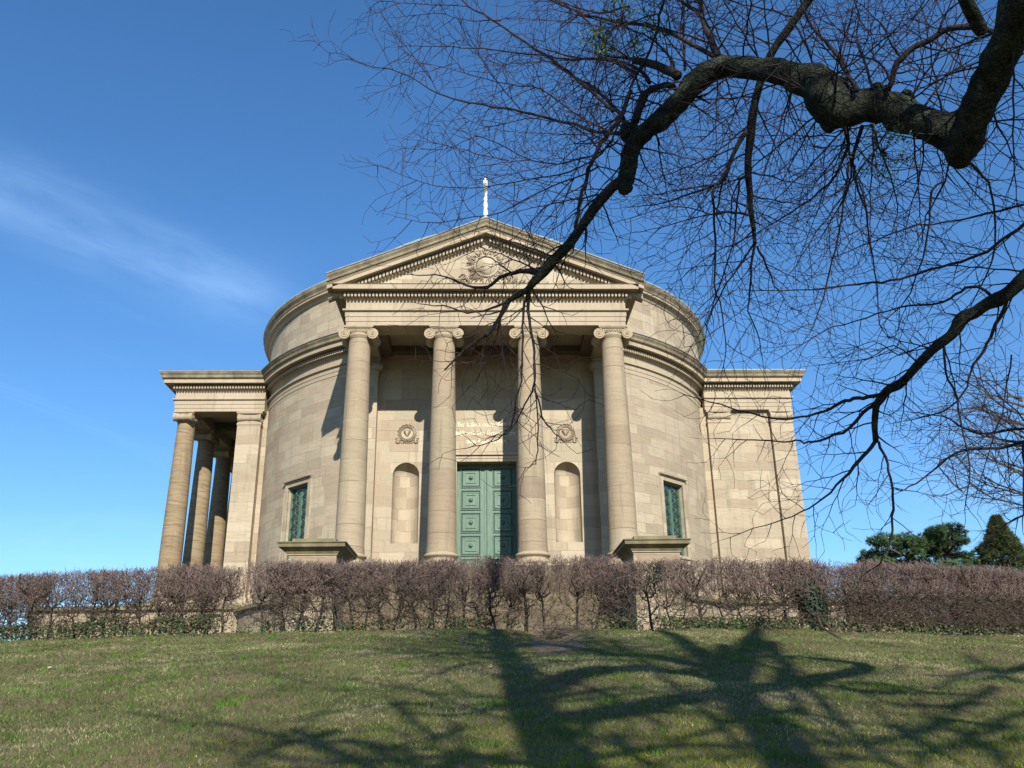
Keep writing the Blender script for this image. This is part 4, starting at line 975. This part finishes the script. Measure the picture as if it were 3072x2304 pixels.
# big limb on the right
Fl=c6([(1900,240,75),(1768,355,66),(1700,415,62),(1650,450,70),(1600,470,58),(1540,510,55),(1490,535,62),(1450,600,50),(1400,640,46),(1350,680,44),(1290,742,42),(1240,800,36),(1200,835,44),(1150,862,38),(1120,900,36),(1100,930,32),(1094,980,30),(1092,1030,28),(1098,1090,26)])
PF,RF=poly3(Fl,7.6,9.4); backF=[Vector((2.9,-5,7.8)),Vector((5.2,-1.5,7.3)),Vector((6.4,2.5,6.0)),Vector((6.4,5.5,4.9))]
limb(backF+PF,[.2,.17,.14,.115]+RF,seg=12,jit=.13); shoots(PF,RF,8,.4,1.3,2,droop=.02)
Fs=[([(1140,875,22),(1060,890,18),(1000,900,18),(940,918,15),(860,958,13),(760,980,10),(690,990,12),(620,985,9),(520,960,8),(400,928,6),(230,880,4)],9.2,9.8),
 ([(1098,1085,20),(1060,1140,17),(1000,1205,17),(920,1290,11),(830,1370,8),(720,1430,6),(600,1470,5),(430,1530,3)],9.4,10),
 ([(1100,1090,14),(1130,1140,12),(1160,1230,12),(1175,1340,12),(1172,1430,11),(1165,1520,10),(1145,1590,8),(1100,1659,6)],9.4,9.6),
 ([(1095,925,18),(1040,960,16),(980,1030,14),(870,1078,12),(790,1095,10),(740,1090,9),(640,1092,7),(500,1085,6),(360,1080,3)],9.3,9.9),
 ([(1405,650,12),(1415,780,10),(1460,880,10),(1478,1000,8),(1520,1200,7),(1500,1400,4)],8.9,9.4),
 ([(1690,460,16),(1640,560,16),(1600,650,13),(1560,720,12),(1530,770,9),(1490,880,8),(1400,960,7),(1230,1000,4)],8.2,9.2),
 ([(1640,440,16),(1560,395,14),(1480,408,13),(1400,460,11),(1250,480,9),(1150,500,8),(1000,550,6),(850,600,5),(670,710,3)],8.2,9.4),
 ([(1800,90,18),(1700,160,16),(1600,230,15),(1480,280,13),(1350,315,12),(1200,358,11),(1080,375,10),(900,395,8),(750,410,6),(530,410,4)],8.0,9.4),
 ([(1800,1080,18),(1700,1118,15),(1560,1125,13),(1450,1150,11),(1350,1230,9),(1250,1300,6),(1190,1310,4)],9.0,10),
 ([(1800,1030,14),(1700,1040,12),(1600,1055,11),(1500,1038,9),(1400,980,6),(1250,960,4)],9.0,9.8),([(1768,1090,14),(1765,1200,11),(1768,1400,8)],9.0,9.2),
 ([(968,-170,13),(970,-100,12),(960,-40,10),(930,150,9),(880,350,8),(850,480,6),(800,600,4)],8.4,9.2),([(1018,-81,10),(1040,-40,9),(1070,200,8),(1100,380,7),(1115,560,5),(1180,640,3)],8.2,9.2),
 ([(1768,20,12),(1600,60,10),(1420,100,8),(1230,130,7),(1030,210,5),(900,260,4)],8.0,9.2),([(1411,-82,11),(1350,-40,10),(1330,180,8),(1250,420,6),(1130,560,4)],8.0,9.0),
 ([(1510,-175,16),(1580,-110,13),(1620,-40,10),(1640,200,8),(1560,420,6),(1480,520,4)],7.8,8.8),([(1770,1000,9),(1640,860,7),(1540,800,5),(1400,780,3)],9,9.8),([(1710,700,9),(1680,900,7),(1620,1100,6),(1560,1300,4)],8.6,9.4),
 ([(1490,1320,8),(1380,1200,7),(1480,1150,6)],9.4,9.6),([(1290,740,9),(1180,660,7),(1050,720,5),(820,750,3)],9,9.8),([(1400,650,8),(1200,700,6),(1090,640,5),(960,690,3)],8.8,9.6)]
for pts,ya,yb in Fs: thin(c6(pts),ya,yb,8,.25,1.0,2,droop=.012,big=pts[0][2]>=11)
# rest of the same tree: stem and crown standing behind the viewer (they throw the shadows on the lawn)
def lawn_hit(x,y):
    d=ray(x,y); t0=4.5
    for i in range(400):
        p=d*t0; p.x+=CAMX
        if p.z<gz(p.x,p.y,False): return p
        t0+=.04
    return p
def back_to(p,Y): t=(p.y-Y)/1.0; return p+Vector((.165,-1,.583))*t
tk=[back_to(lawn_hit(x,y),-5) for x,y in ((1690,2300),(1597,2142),(1540,2007),(1504,1925))]
trunk=[Vector((1.7,-5,-2.6)),Vector((1.8,-5,-1.5)),Vector((1.9,-5,1)),Vector((2.1,-5,3.8))]+tk+[tk[-1]+Vector((.35,0,2.6)),tk[-1]+Vector((.5,0,5.5))]
mb=MB(); Pt,Rt=smoothp(trunk,[.50,.38,.32,.29,.26,.24,.21,.20,.15,.08],4); mb.tube(Pt,Rt,18,jit=.12); o=mb.build('trunk',M_bark,TREE,uv=None); o.location=-TO
def crown_shoots(P,R,per=3,Lmin=.8,Lmax=2.2):
    shoots(P,R,per,Lmin,Lmax,1,droop=.0,ang=(35,80),rmax=.014)
def shadow_limb(pts,Y0_,Y1_,per=2.5,root=None,name='limb'):
    P=[];R=[];L=len(pts)
    for i,(x,y,w) in enumerate(pts):
        g=lawn_hit(x,y); Y=Y0_+(Y1_-Y0_)*i/(L-1); P.append(back_to(g,Y)); R.append(w/2/FPX*zcam(g))
    if pts[0][2]>=75:
        e=(P[0]-P[1]).normalized()*1.2; e.z=max(e.z,.9); P=[P[0]+e*2.6,P[0]+e*1.2]+P; R=[R[0]*.3,R[0]*.7]+R
    if root is not None: P=[root]+P; R=[R[0]*1.05]+R
    P2,R2=limb(P,R,seg=8,jit=.1,k=3); shoots(P2,R2,per,.6,1.8,1,droop=0,ang=(35,80),rmax=.013)
    return P2,R2
v=1.389
stem2=[(1.95,-5,1.2),(2.9,-5.1,3.4),(4.0,-5.2,6.3),(5.4,-5.3,9.6),(6.6,-5.4,12.6),(7.3,-5.5,15.5),(7.6,-5.5,19.5)]
P2_,R2_=limb([Vector(q) for q in stem2],[.30,.27,.24,.21,.19,.16,.10],seg=12,jit=.12); crown_shoots(P2_,R2_,2.5)
def s2(l): return [(1000+x/2.212,1600+y/2.212,w/2.212) for x,y,w in l]
def s3(l): return [(2072+x/2.063,1500+y/2.063,w/2.063) for x,y,w in l]
shadow_limb(s2([(1060,760,60),(930,740,55),(780,710,50),(620,700,40),(400,700,28),(250,705,15)]),-5,-4.2)
shadow_limb(s2([(1080,880,55),(920,870,50),(740,920,42),(560,980,34),(380,1035,28),(120,1030,14)]),-5,-3.6)
shadow_limb(s2([(1160,1140,50),(1000,1130,34),(900,1135,30),(770,1170,34),(560,1130,26),(330,1090,14)]),-5,-3.4)
shadow_limb(s2([(770,1170,26),(780,1290,24),(830,1400,24),(900,1470,30)]),-4,-3.2)
shadow_limb(s2([(1180,830,70),(1290,900,66),(1420,965,58),(1600,1010,58),(1780,1070,60),(1980,1180,60),(2200,1300,50)]),-5,-3.2)
shadow_limb(s2([(1850,710,40),(1960,790,50),(2080,870,52),(2212,990,52)])+s3([(60,1300,55),(220,1450,60),(330,1600,50)]),-6,-4.5)
shadow_limb(s2([(1400,1200,36),(1560,1210,30),(1800,1215,26),(1950,1260,22),(1930,1400,26)]),-5,-3.8)
shadow_limb(s3([(380,880,170),(340,1000,150),(330,1140,120),(420,1280,110),(560,1430,90),(640,1560,70)]),-5.5,-4.5,3)
shadow_limb(s3([(480,880,120),(560,1000,90),(700,1150,80),(860,1290,60),(1000,1440,60),(1250,1640,70)]),-6,-4.5,3)
shadow_limb(s3([(200,900,90),(210,1040,100),(230,1180,90),(330,1340,90),(420,1500,90)]),-6,-5,3)
shadow_limb(s3([(980,1180,60),(1200,1200,50),(1420,1190,60),(1700,1200,60),(2060,1250,50)]),-6,-5,3)
shadow_limb(s3([(1380,1240,36),(1500,1350,46),(1400,1440,50),(1480,1540,60),(1400,1640,60)]),-5,-4,3)
shadow_limb(s3([(1110,1250,26),(1250,1370,32),(1400,1490,40),(1500,1560,40)]),-5,-4,3)
shadow_limb(s3([(1720,960,50),(1850,1060,50),(2060,1140,50)]),-6,-5,3)
shadow_limb(s3([(1500,1540,60),(1700,1520,60),(1900,1500,55),(2060,1470,50)]),-5,-4,3)
shadow_limb(s2([(1500,1480,70),(1200,1470,60),(900,1500,60),(600,1560,50)]),-4.5,-3.4,4)
shadow_limb(s2([(650,1500,60),(400,1440,50),(200,1380,40),(0,1400,30)]),-4.5,-3.4,4)
Rz=random.Random(91)
for i in range(34):
    if i<24: x0,y0=Rz.uniform(2150,3050),Rz.uniform(2010,2290)
    elif i<30: x0,y0=Rz.uniform(700,1400),Rz.uniform(2130,2300)
    else: x0,y0=Rz.uniform(1700,2200),Rz.uniform(2150,2300)
    a=Rz.choice((.25,.6,.9,2.6,2.9))+Rz.gauss(0,.2); L=Rz.uniform(220,420); w=Rz.uniform(22,60); pts=[]
    for j in range(5):
        pts.append((x0+L*(j/4-.5)*cos(a)+Rz.gauss(0,10),min(2330,max(1960,y0+.55*L*(j/4-.5)*sin(a)+Rz.gauss(0,6))),w*(1-.12*j)))
    ya=Rz.uniform(-5.8,-4.2); shadow_limb(pts,ya,ya+Rz.uniform(-.6,.9),3.5)
# fine crown
for i in range(60):
    f=RT.uniform(.35,.98); k=int(f*(len(Pt)-1)); p=Pt[k]; a=RT.uniform(0,2*PI); d=Vector((cos(a)*1.1,sin(a)*.5,RT.uniform(.1,.9))).normalized()
    L=RT.uniform(2.2,4.6); P=[p]; R=[.05+.03*RT.random()]
    for j in range(8):
        d=(d+rv(.16)).normalized(); P.append(P[-1]+d*L/8); R.append(R[0]*(1-(j+1)/9))
    for j in range(8): SG.seg(P[j],P[j+1],R[j],R[j+1],0)
    shoots(P,R,5,.5,1.5,1,ang=(30,80),rmax=.01)
for i in range(26):
    p=Vector((RT.uniform(1.0,9.5) if i%3 else RT.uniform(-1.5,6),RT.uniform(-6.5,-3.0),RT.uniform(5.6,9.5) if i%2 else RT.uniform(6,13))); d=Vector((RT.gauss(0,1),RT.gauss(0,.3),RT.gauss(0,.5))).normalized()
    L=RT.uniform(1.8,3.6); P=[p]; R=[RT.uniform(.02,.05)]
    for j in range(8): d=(d+rv(.2)).normalized(); P.append(P[-1]+d*L/8); R.append(R[0]*(1-(j+1)/9.5))
    for j in range(8): SG.seg(P[j],P[j+1],R[j],R[j+1],0)
    shoots(P,R,5,.5,1.5,1,ang=(30,80),rmax=.012)
o=SG.mesh('twigs',[M_twig,M_twig2],TREE); o.location=-TO; tag(o,kind='stuff')

# ------------------------------------------------------------------ mistletoe
M_mist=tone_mat('mistletoe_leaves',.55,.3,.4)
def leaves(name,centres,n,L,w,cols,rs,mats,label=None,cat=None,kind=None,parent=None,stemcol=None,group=None):
    V=[];C=[]
    for (c,r_) in centres:
        c=Vector(c)
        for i in range(int(n)):
            d=Vector((rs.gauss(0,1),rs.gauss(0,1),rs.gauss(0,1))).normalized(); p=c+d*r_*rs.random()**.45
            q=(d*.6+Vector((rs.gauss(0,.7),rs.gauss(0,.7),rs.gauss(0,.7)))).normalized(); s_=q.orthogonal().normalized(); s_=Matrix.Rotation(rs.uniform(0,6.3),3,q)@s_
            l=L*rs.uniform(.6,1.3); col=np.array(cols[rs.randrange(len(cols))])*rs.uniform(.7,1.3)
            V+=[p,p+q*l*.5+s_*w,p+q*l,p+q*l*.5-s_*w]; C+=[col]*4
    V=np.array(V); o=numesh(name,V,np.arange(len(V)).reshape(-1,4),mats,parent,col=np.array(C)); 
    if label: tag(o,label,cat,group,kind)
    return o
rs=random.Random(5)
def mistletoe(x,y,Y,R,n,label,cols):
    c=at(x,y,Y); mo=empty('mistletoe',c); tag(mo,label,'mistletoe')
    sg=Segs(); cc=[]
    for i in range(n):
        d=Vector((rs.gauss(0,1),rs.gauss(0,1),rs.gauss(0,1)-.3)).normalized(); p=Vector((0,0,0))
        for k in range(4):
            q=p+(d+rv(.35)).normalized()*R*.27; sg.seg(p,q,.004-.0007*k,.0033-.0007*k); p=q
            if k>1: cc.append((p,R*.16))
    o=sg.mesh('stem',[M_twig],mo); leaves('leaves',cc,7,.05*R/.3,.009*R/.3,cols,rs,M_mist,parent=mo)
mistletoe(1868,70,7.1,.40,34,'green mistletoe clump high in the tree at the top of the picture',[(.10,.17,.025),(.16,.20,.03),(.05,.09,.02)])
mistletoe(2650,455,6.0,.24,26,'dark green mistletoe clump hanging under the thick horizontal limb',[(.045,.085,.03),(.07,.11,.05),(.03,.06,.02)])
# ------------------------------------------------------------------ clipped bare hedge
M_hb=plain('hedge_bark',(.018,.016,.011),(.075,.062,.045),12,.95,bump=.7,bd=.006,spec=.1)
M_hm=plain('hedge_branch',(.035,.028,.021),(.135,.105,.080),10,.9,bump=0,spec=.1)
M_ht=plain('hedge_twig',(.062,.042,.036),(.26,.19,.16),6,.85,bump=0,spec=.15)
RH_=random.Random(77)
def hedge_mesh(seed,W_=.95,D_=.58,H=1.40,dense=1.0,low=.0):
    R_=random.Random(seed); sg=Segs()
    def g3(s): return Vector((R_.gauss(0,s),R_.gauss(0,s),R_.gauss(0,s)))
    def inside(p,m=0): return abs(p.x)<W_/2+m and abs(p.y)<D_/2+m and p.z<H+m
    def grow(p,d,L,r,depth,crook=.28,upb=.08):
        n=max(2,int(L/.055)); 
        for i in range(n):
            f=1-i/n; d=(d+g3(crook)+Vector((0,0,upb))).normalized()
            if not inside(p+d*.05,.03):
                d=Vector((d.x*(.2 if abs(p.x)>W_/2-.05 else 1),d.y*(.2 if abs(p.y)>D_/2-.04 else 1),abs(d.z))).normalized()
                if p.z>H-.02: return
            q=p+d*.055; r1=max(.0040,r*(.4+.6*f)); sg.seg(p,q,r1,max(.0036,r*(.4+.6*(f-1/n))),0 if r1>.011 else (1 if r1>.0050 or p.z<H*.62 else 2))
            if depth>0 and R_.random()<(.45 if depth>1 else .5)*dense:
                dd=(g3(.8)+d*.5+Vector((0,0,.28))).normalized(); grow(q,dd,L*R_.uniform(.3,.65),max(.0022,r1*.55),depth-1,crook,upb)
            p=q
        if depth==0 and p.z>.35:
            for k in range(2):
                dd=(g3(.35)+Vector((0,0,.7)) if p.z>H*.55 else g3(1)).normalized(); e=p+dd*R_.uniform(.03,.09); sg.seg(p,e,.0036,.0026,2)
    k=R_.choice((1,1,2))
    for s_ in range(k):
        p=Vector((R_.uniform(-.1,.1)+(.18*(s_*2-1) if k==2 else 0),R_.uniform(-.08,.08),-.1)); d=Vector((R_.gauss(0,.1),R_.gauss(0,.08),1)).normalized(); r=R_.uniform(.028,.052)/(1 if k==1 else 1.3)
        hh=R_.uniform(.35,.85); z=0
        while p.z<hh:
            d=(d+g3(.10)+Vector((0,0,.12))).normalized(); q=p+d*.07; rr=r*(1-.25*p.z/hh); sg.seg(p,q,rr*R_.uniform(.95,1.15),rr,0)
            if p.z>.12 and R_.random()<(.9+low):
                a=R_.uniform(0,2*PI); grow(q,Vector((cos(a)*1.3,sin(a)*.7,R_.uniform(-.25,.5))).normalized(),R_.uniform(.3,.6),R_.uniform(.010,.020),2,.26,.05)
            p=q
        for b_ in range(R_.choice((4,5,6))):
            a=R_.uniform(0,2*PI); grow(p,Vector((cos(a)*.9,sin(a)*.6,R_.uniform(.3,1))).normalized(),R_.uniform(.5,.9),r*R_.uniform(.45,.65),3,.26,.10)
    # clipped spiky top: many short upright shoots
    for i in range(int(880*dense)):
        p=Vector((R_.uniform(-W_/2,W_/2),R_.uniform(-D_/2,D_/2),H*(.5+.47*R_.random()**.8))); d=(Vector((R_.gauss(0,.75),R_.gauss(0,.7),.9))).normalized()
        for j in range(R_.randint(1,4)):
            q=p+d*R_.uniform(.04,.07); sg.seg(p,q,.0048-.0008*j,.0040-.0008*j,2); p=q; d=(d+g3(.4)).normalized()
            if p.z>H+.05*R_.random(): break
    for i in range(int((150+480*low)*dense)):
        p=Vector((R_.uniform(-W_/2,W_/2),R_.uniform(-D_/2,D_/2),R_.uniform(.12,H*.6))); d=(g3(1)+Vector((0,0,.2))).normalized()
        for j in range(4): q=p+d*.055; sg.seg(p,q,.0050,.0044,1); p=q; d=(d+g3(.35)).normalized()
    return sg
hm=[];hw=[]
for k in range(8):
    sg=hedge_mesh(100+k,dense=.72+.16*(k%4)); me=sg.mesh('hedge_shrub',[M_hb,M_hm,M_ht],raw=True); [me.materials.append(q) for q in (M_hb,M_hm,M_ht)]; hm.append(me)
for k in range(3):
    sg=hedge_mesh(200+k,dense=1.35,low=1.0); me=sg.mesh('hedge_shrub',[M_hb,M_hm,M_ht],raw=True); [me.materials.append(q) for q in (M_hb,M_hm,M_ht)]; hw.append(me)
step=.53/RH; a0=-15.2/RH; k=0; nsh=int(31.5/.53)
ivx=at(2415,1800,20).x
for i in range(nsh):
    a=a0+i*step+RH_.uniform(-.004,.004); x=(RH+.05)*sin(a); y=DC-(RH+.05)*cos(a)
    right=x>7.9
    if abs(x+5.15)<.25: continue
    mesh=(hw if right else hm)[RH_.randrange(3 if right else 8)]
    o=bpy.data.objects.new('hedge_shrub',mesh); COL.objects.link(o); z=gz(x,y,False); 
    o.location=(x,y,z-.02); o.rotation_euler=(0,0,a+(PI if RH_.random()<.5 else 0)); s_=RH_.uniform(.975,1.02); hs_=(1.44+(.006*x if x>0 else .001*x))/1.42
    o.scale=(s_,s_,hs_*RH_.uniform(.955,1.035))
    if x<-5.2: lb='bare clipped hedge shrub with reddish twig tips, left of the gap in the hedge'
    elif x<ivx: lb='bare clipped hedge shrub with reddish twig tips in front of the mausoleum'
    else: lb='bare clipped hedge shrub right of the ivy covered one'
    grp='hedge shrubs left of the gap' if x<-5.2 else ('hedge shrubs before the mausoleum' if x<ivx else 'hedge shrubs at the right')
    if right: lb='very dense bare hedge shrub at the right end of the hedge'; grp='dense hedge shrubs at the right end'
    tag(o,lb,'shrub',grp)
# ------------------------------------------------------------------ ivy at the foot of the hedge
M_ivy=tone_mat('ivy_leaves',.6,.1,.2)
def ivy_leaf(V,F,C,p,s,nrm,col,R_):
    nrm=nrm.normalized(); u=nrm.orthogonal().normalized(); u=Matrix.Rotation(R_.uniform(0,6.3),3,nrm)@u; w=nrm.cross(u); b_=len(V)
    sh=((0,-.5),(.45,-.45),(.55,.1),(.22,.15),(0,.75),(-.22,.15),(-.55,.1),(-.45,-.45))
    for a,c in sh: V.append(p+u*a*s+w*c*s+nrm*(.12*s if a else -.04*s))
    for f in ((0,1,2,3),(0,3,4,5),(0,5,6,7)): F.append([b_+i for i in f])
    C+= [col]*8
V=[];F=[];C=[]; R_=random.Random(9)
for i in range(30000):
    a=R_.uniform(-25.5,27); x0=RH*sin(rad(a)); 
    dens=.9 if x0<-5.6 else (.12 if x0<-4.6 else (.55 if x0<3.6 else (.95 if x0<6.5 else .55)))
    dens*=.55+.9*max(0,.5+vn(x0,0,.9,31))
    if abs(x0-1.3)<.75: dens*=.08
    if -5.4<x0<3.6: dens*=max(0,min(1,.55+1.6*vn(x0,0,2.3,41)))
    if R_.random()>dens: continue
    h=(.40 if x0<-5.6 else .28)*(1+.5*vn(x0,0,1.3,33)); t_=R_.gauss(.0,.17)
    r_=RH+.08+t_*1.25; x=r_*sin(rad(a)); y=DC-r_*cos(rad(a)); z=gz(x,y,False)+R_.random()**.8*h*max(.15,1-(t_/.42)**2)
    nr=Vector((R_.gauss(0,.6)+.3*sin(rad(a)),-1+R_.gauss(0,.5),R_.gauss(.7,.5)))
    q=R_.random(); col=np.array((.022,.040,.012) if q<.6 else ((.040,.062,.020) if q<.85 else (.13,.085,.045)))*R_.uniform(.6,1.5)
    ivy_leaf(V,F,C,Vector((x,y,z)),R_.uniform(.026,.050),nr,col,R_)
V=np.array(V); tag(numesh('ivy',V,np.array(F),M_ivy,col=np.array(C)),kind='stuff')
# ivy covered shrub leaning in the hedge
xi=at(2425,1800,19.4).x; c0=Vector((xi,0,0)); aa=math.asin(xi/RH); c0=Vector((RH*sin(aa),DC-RH*cos(aa)-.05,0)); c0.z=gz(c0.x,c0.y,False)
IV=empty('ivy_shrub',c0); tag(IV,'dark ivy covered shrub leaning in the hedge in front of the right wing','shrub')
mb=MB(); mb.tube([(.12,-.15,-.1),(.05,-.05,.3),(-.1,0,.8),(-.2,.05,1.35)],[.06,.055,.045,.03],10,jit=.2)
mb.tube([(.30,-.42,-.12),(.16,-.2,.12),(-.02,-.02,.7)],[.035,.03,.02],8,jit=.2); mb.tube([(.05,-.4,-.12),(-.02,-.1,.5)],[.03,.02],8,jit=.2)
mb.build('stem',M_hb,IV,uv=None)
V=[];F=[];C=[]
for i in range(3600):
    t_=R_.random(); cx=.08-.30*t_; r_=.14+.18*sin(PI*min(1,t_*1.05)); a=R_.uniform(0,2*PI); rr=r_*R_.random()**.4
    p=Vector((cx+rr*cos(a)*1.15,rr*sin(a),.12+1.22*t_)); ivy_leaf(V,F,C,p,R_.uniform(.03,.06),Vector((cos(a),sin(a)-.5,.4)),np.array((.012,.022,.009))*R_.uniform(.5,1.9),R_)
numesh('ivy_leaves',np.array(V),np.array(F),M_ivy,IV,col=np.array(C))
sg=hedge_mesh(301,W_=.8,dense=.9); o=sg.mesh('twigs',[M_hb,M_hm,M_ht],IV)
# leaning dead stake, brushwood pile
pS=lawn_hit(2540,1922); mb=MB(); mb.tube([(0,0,-.04),(-.20,.32,.20),(-.42,.7,.42)],[.024,.022,.018],8,jit=.2)
o=mb.build('dead_stake',M_hb,None,uv=None); o.location=pS; tag(o,'dead grey stake leaning into the hedge beside the ivy shrub','stake')
pB=lawn_hit(1690,1912); BP=empty('brushwood_pile',pB); tag(BP,'pile of cut brown twigs lying on bare soil under the hedge gully','brushwood')
sg=Segs()
for i in range(190):
    p=Vector((R_.gauss(.05,.28),R_.gauss(.1,.14),R_.random()**1.6*.24)); d=Vector((R_.gauss(0,1),R_.gauss(0,.6),R_.gauss(.05,.22))).normalized(); r_=R_.uniform(.0025,.008)
    for j in range(R_.randint(3,7)): q=p+d*.07; sg.seg(p,q,r_,r_*.9,1+(r_<.005)); p=q; r_*=.9; d=(d+Vector((R_.gauss(0,.14),R_.gauss(0,.14),R_.gauss(0,.1)))).normalized()
o=sg.mesh('twig_heap',[M_hb,M_hm,M_ht],BP)
# ------------------------------------------------------------------ background trees
M_needle=tone_mat('pine_needles',.6,.15,.25); M_farbark=plain('far_bark',(.04,.036,.03),(.085,.078,.065),3,.95,bump=0)
def far(x,y,Y): return at(x,y,Y)
YP=58.0
pb=far(2800,1740,YP); pb.z=gz(pb.x,pb.y,False); PT=empty('pine_tree',pb); tag(PT,'flat topped pine tree with spreading dark green needle pads behind the hedge','pine tree')
pads=[(200,1425,62),(285,1400,60),(250,1455,50),(380,1420,60),(470,1395,68),(440,1450,60),(560,1430,66),(640,1410,70),(720,1405,75),(760,1330,55),(820,1315,62),(900,1310,62),(960,1360,55),(985,1430,40),(930,1440,55),(850,1410,70),(790,1450,60),(130,1545,55),(210,1535,62),(300,1560,60),(370,1530,58),(460,1560,64),(560,1540,60),(670,1500,70),(700,1560,72),(780,1530,75),(850,1580,70),(930,1560,68),(1020,1560,55),(90,1600,45),(180,1620,60),(290,1630,60),(400,1640,60),(520,1620,60),(620,1630,70),(740,1640,70),(860,1650,70),(980,1640,70),(1060,1620,50),(640,1460,62),(700,1440,60),(690,1380,50),(740,1470,60),(600,1500,60),(760,1370,50),(700,1340,40),(810,1370,55),(660,1440,60),(560,1470,60),(420,1470,60),(830,1450,60),(880,1500,60)]
mb=MB(); tr=[Vector((0,0,-.3)),Vector((-.3,.1,3.5)),Vector((.2,0,6.2)),Vector((.9,.1,8.4)),Vector((1.6,0,10.6))]
hub=[]
zt_=far(2820,1600,YP).z-pb.z; k_=zt_/12.5; tr=[v*k_ if i else v for i,v in enumerate(tr)]
mb.tube(tr,[.30,.26,.22,.17,.08],10); mb.build('trunk',M_farbark,PT,uv=None)
V=[];C=[]; mbb=MB(); R_=random.Random(31)
for (x,y,r_) in pads:
    X=2560+x/3.0156; Yy=1150+y/3.0156; dY=R_.uniform(-2.6,2.6); c=far(X,Yy,YP+dY)-pb; rw=r_/3.0156/FPX*zcam(far(X,Yy,YP))
    k=min(range(len(tr)),key=lambda j:(tr[j]-c).length if tr[j].z<c.z+.3 else 99); a_=tr[k]; mbb.tube([a_,a_.lerp(c,.5)+Vector((0,0,.15)),c],[.10,.07,.03],5)
    for i in range(120):
        d=Vector((R_.gauss(0,1),R_.gauss(0,1),R_.gauss(0,.75))).normalized(); p=c+Vector((d.x*rw*1.15,d.y*rw*1.5,d.z*rw*.72))*(.45+.6*R_.random())
        q=(d+Vector((0,0,.5))+Vector((R_.gauss(0,.4),R_.gauss(0,.4),R_.gauss(0,.4)))).normalized(); base_=np.array((.055,.105,.035) if R_.random()<.75 else (.10,.14,.04))*R_.uniform(.6,1.4)
        for j in range(11):
            dd=(q+Vector((R_.gauss(0,.45),R_.gauss(0,.45),R_.gauss(0,.45)))).normalized(); s_=dd.orthogonal().normalized()*.022; L=R_.uniform(.16,.32)
            V+=[p-s_,p+s_,p+dd*L]; C+=[base_]*3
mbb.build('limb',M_farbark,PT,uv=None)
numesh('crown',np.array(V),np.arange(len(V)).reshape(-1,3),M_needle,PT,col=np.array(C))
YC=62.0; cb=far(2990,1720,YC); cb.z=gz(cb.x,cb.y,False); CT=empty('conifer_tree',cb); tag(CT,'dense pointed conifer with olive green foliage at the right edge behind the hedge','conifer')
top=far(2988,1552,YC)-cb; Hc=top.z; mb=MB(); mb.tube([(0,0,-.3),(top.x*.5,0,Hc*.5),(top.x,0,Hc)],[.3,.2,.03],8); mb.build('trunk',M_farbark,CT,uv=None)
V=[];C=[]
for i in range(8200):
    f=R_.random()**.75; z=Hc*f; Rm=6.9*(1-f)**1.12*(1+.22*mnoise.noise(Vector((z*.9,0,3)))) +.12; a=R_.uniform(0,2*PI); Rm*=1+.45*mnoise.noise(Vector((cos(a)*2.2,sin(a)*2.2,z*1.3)))+.25*mnoise.noise(Vector((cos(a)*5,sin(a)*5,z*3)))
    rr=Rm*(.55+.45*R_.random()**.5); p=Vector((top.x*f+rr*cos(a),rr*sin(a),z)); q=Vector((cos(a),sin(a),.9)).normalized(); base_=np.array((.075,.085,.025) if R_.random()<.6 else (.045,.075,.03))*R_.uniform(.6,1.5)
    for j in range(7):
        dd=(q+Vector((R_.gauss(0,.5),R_.gauss(0,.5),R_.gauss(0,.5)))).normalized(); s_=dd.orthogonal().normalized()*.05; L=R_.uniform(.18,.42)
        V+=[p-s_,p+s_,p+dd*L]; C+=[base_]*3
numesh('crown',np.array(V),np.arange(len(V)).reshape(-1,3),M_needle,CT,col=np.array(C))
# far bare tree at the right edge
M_fart=plain('far_twigs',(.05,.042,.045),(.085,.07,.072),4,.9,bump=0)
YB=52.0; bb_=far(3190,1740,YB); bb_.z=gz(bb_.x,bb_.y,False); BT=empty('bare_tree',bb_); tag(BT,'distant bare tree with fine reddish brown twigs at the right edge of the picture','tree')
SF=Segs(); SGk=SG; R2=random.Random(4)
def fork(p,d,L,r,depth):
    n=max(3,int(L/.45)); 
    for i in range(n):
        d=(d+Vector((R2.gauss(0,.13),R2.gauss(0,.13),R2.gauss(.02,.10)))).normalized(); q=p+d*L/n; SF.seg(p,q,r*(1-.5*i/n),r*(1-.5*(i+1)/n),0 if r>.04 else 1)
        if depth>0 and i>0 and R2.random()<.8:
            ax=Vector((R2.gauss(0,1),R2.gauss(0,1),R2.gauss(0,1))).normalized(); dd=Matrix.Rotation(R2.uniform(.5,1.2),3,ax)@d; fork(q,dd,L*R2.uniform(.4,.68),max(.007,r*.42),depth-1)
        p=q
    if depth>0:
        for k in range(2): ax=Vector((R2.gauss(0,1),R2.gauss(0,1),R2.gauss(0,1))).normalized(); fork(p,Matrix.Rotation(.5,3,ax)@d,L*.6,max(.007,r*.5),depth-1)
tp=[Vector((0,0,-.4)),Vector((.1,0,3)),Vector((-.1,0,6)),Vector((0,0,10)),Vector((.2,0,14))]
mb=MB(); mb.tube(tp,[.45,.36,.32,.25,.12],10,jit=.1); mb.build('trunk',M_farbark,BT,uv=None)
for k in range(26):
    z=R2.uniform(9,17); a=R2.uniform(0,2*PI); 
    if k%2: a=PI+R2.gauss(0,.5)
    fork(Vector((0,0,z)),Vector((cos(a),sin(a),R2.uniform(.0,.6))).normalized(),R2.uniform(3.2,5.4)*(1-.03*z),.10,3)
o=SF.mesh('twigs',[M_farbark,M_fart],BT); tag(o,kind='stuff')
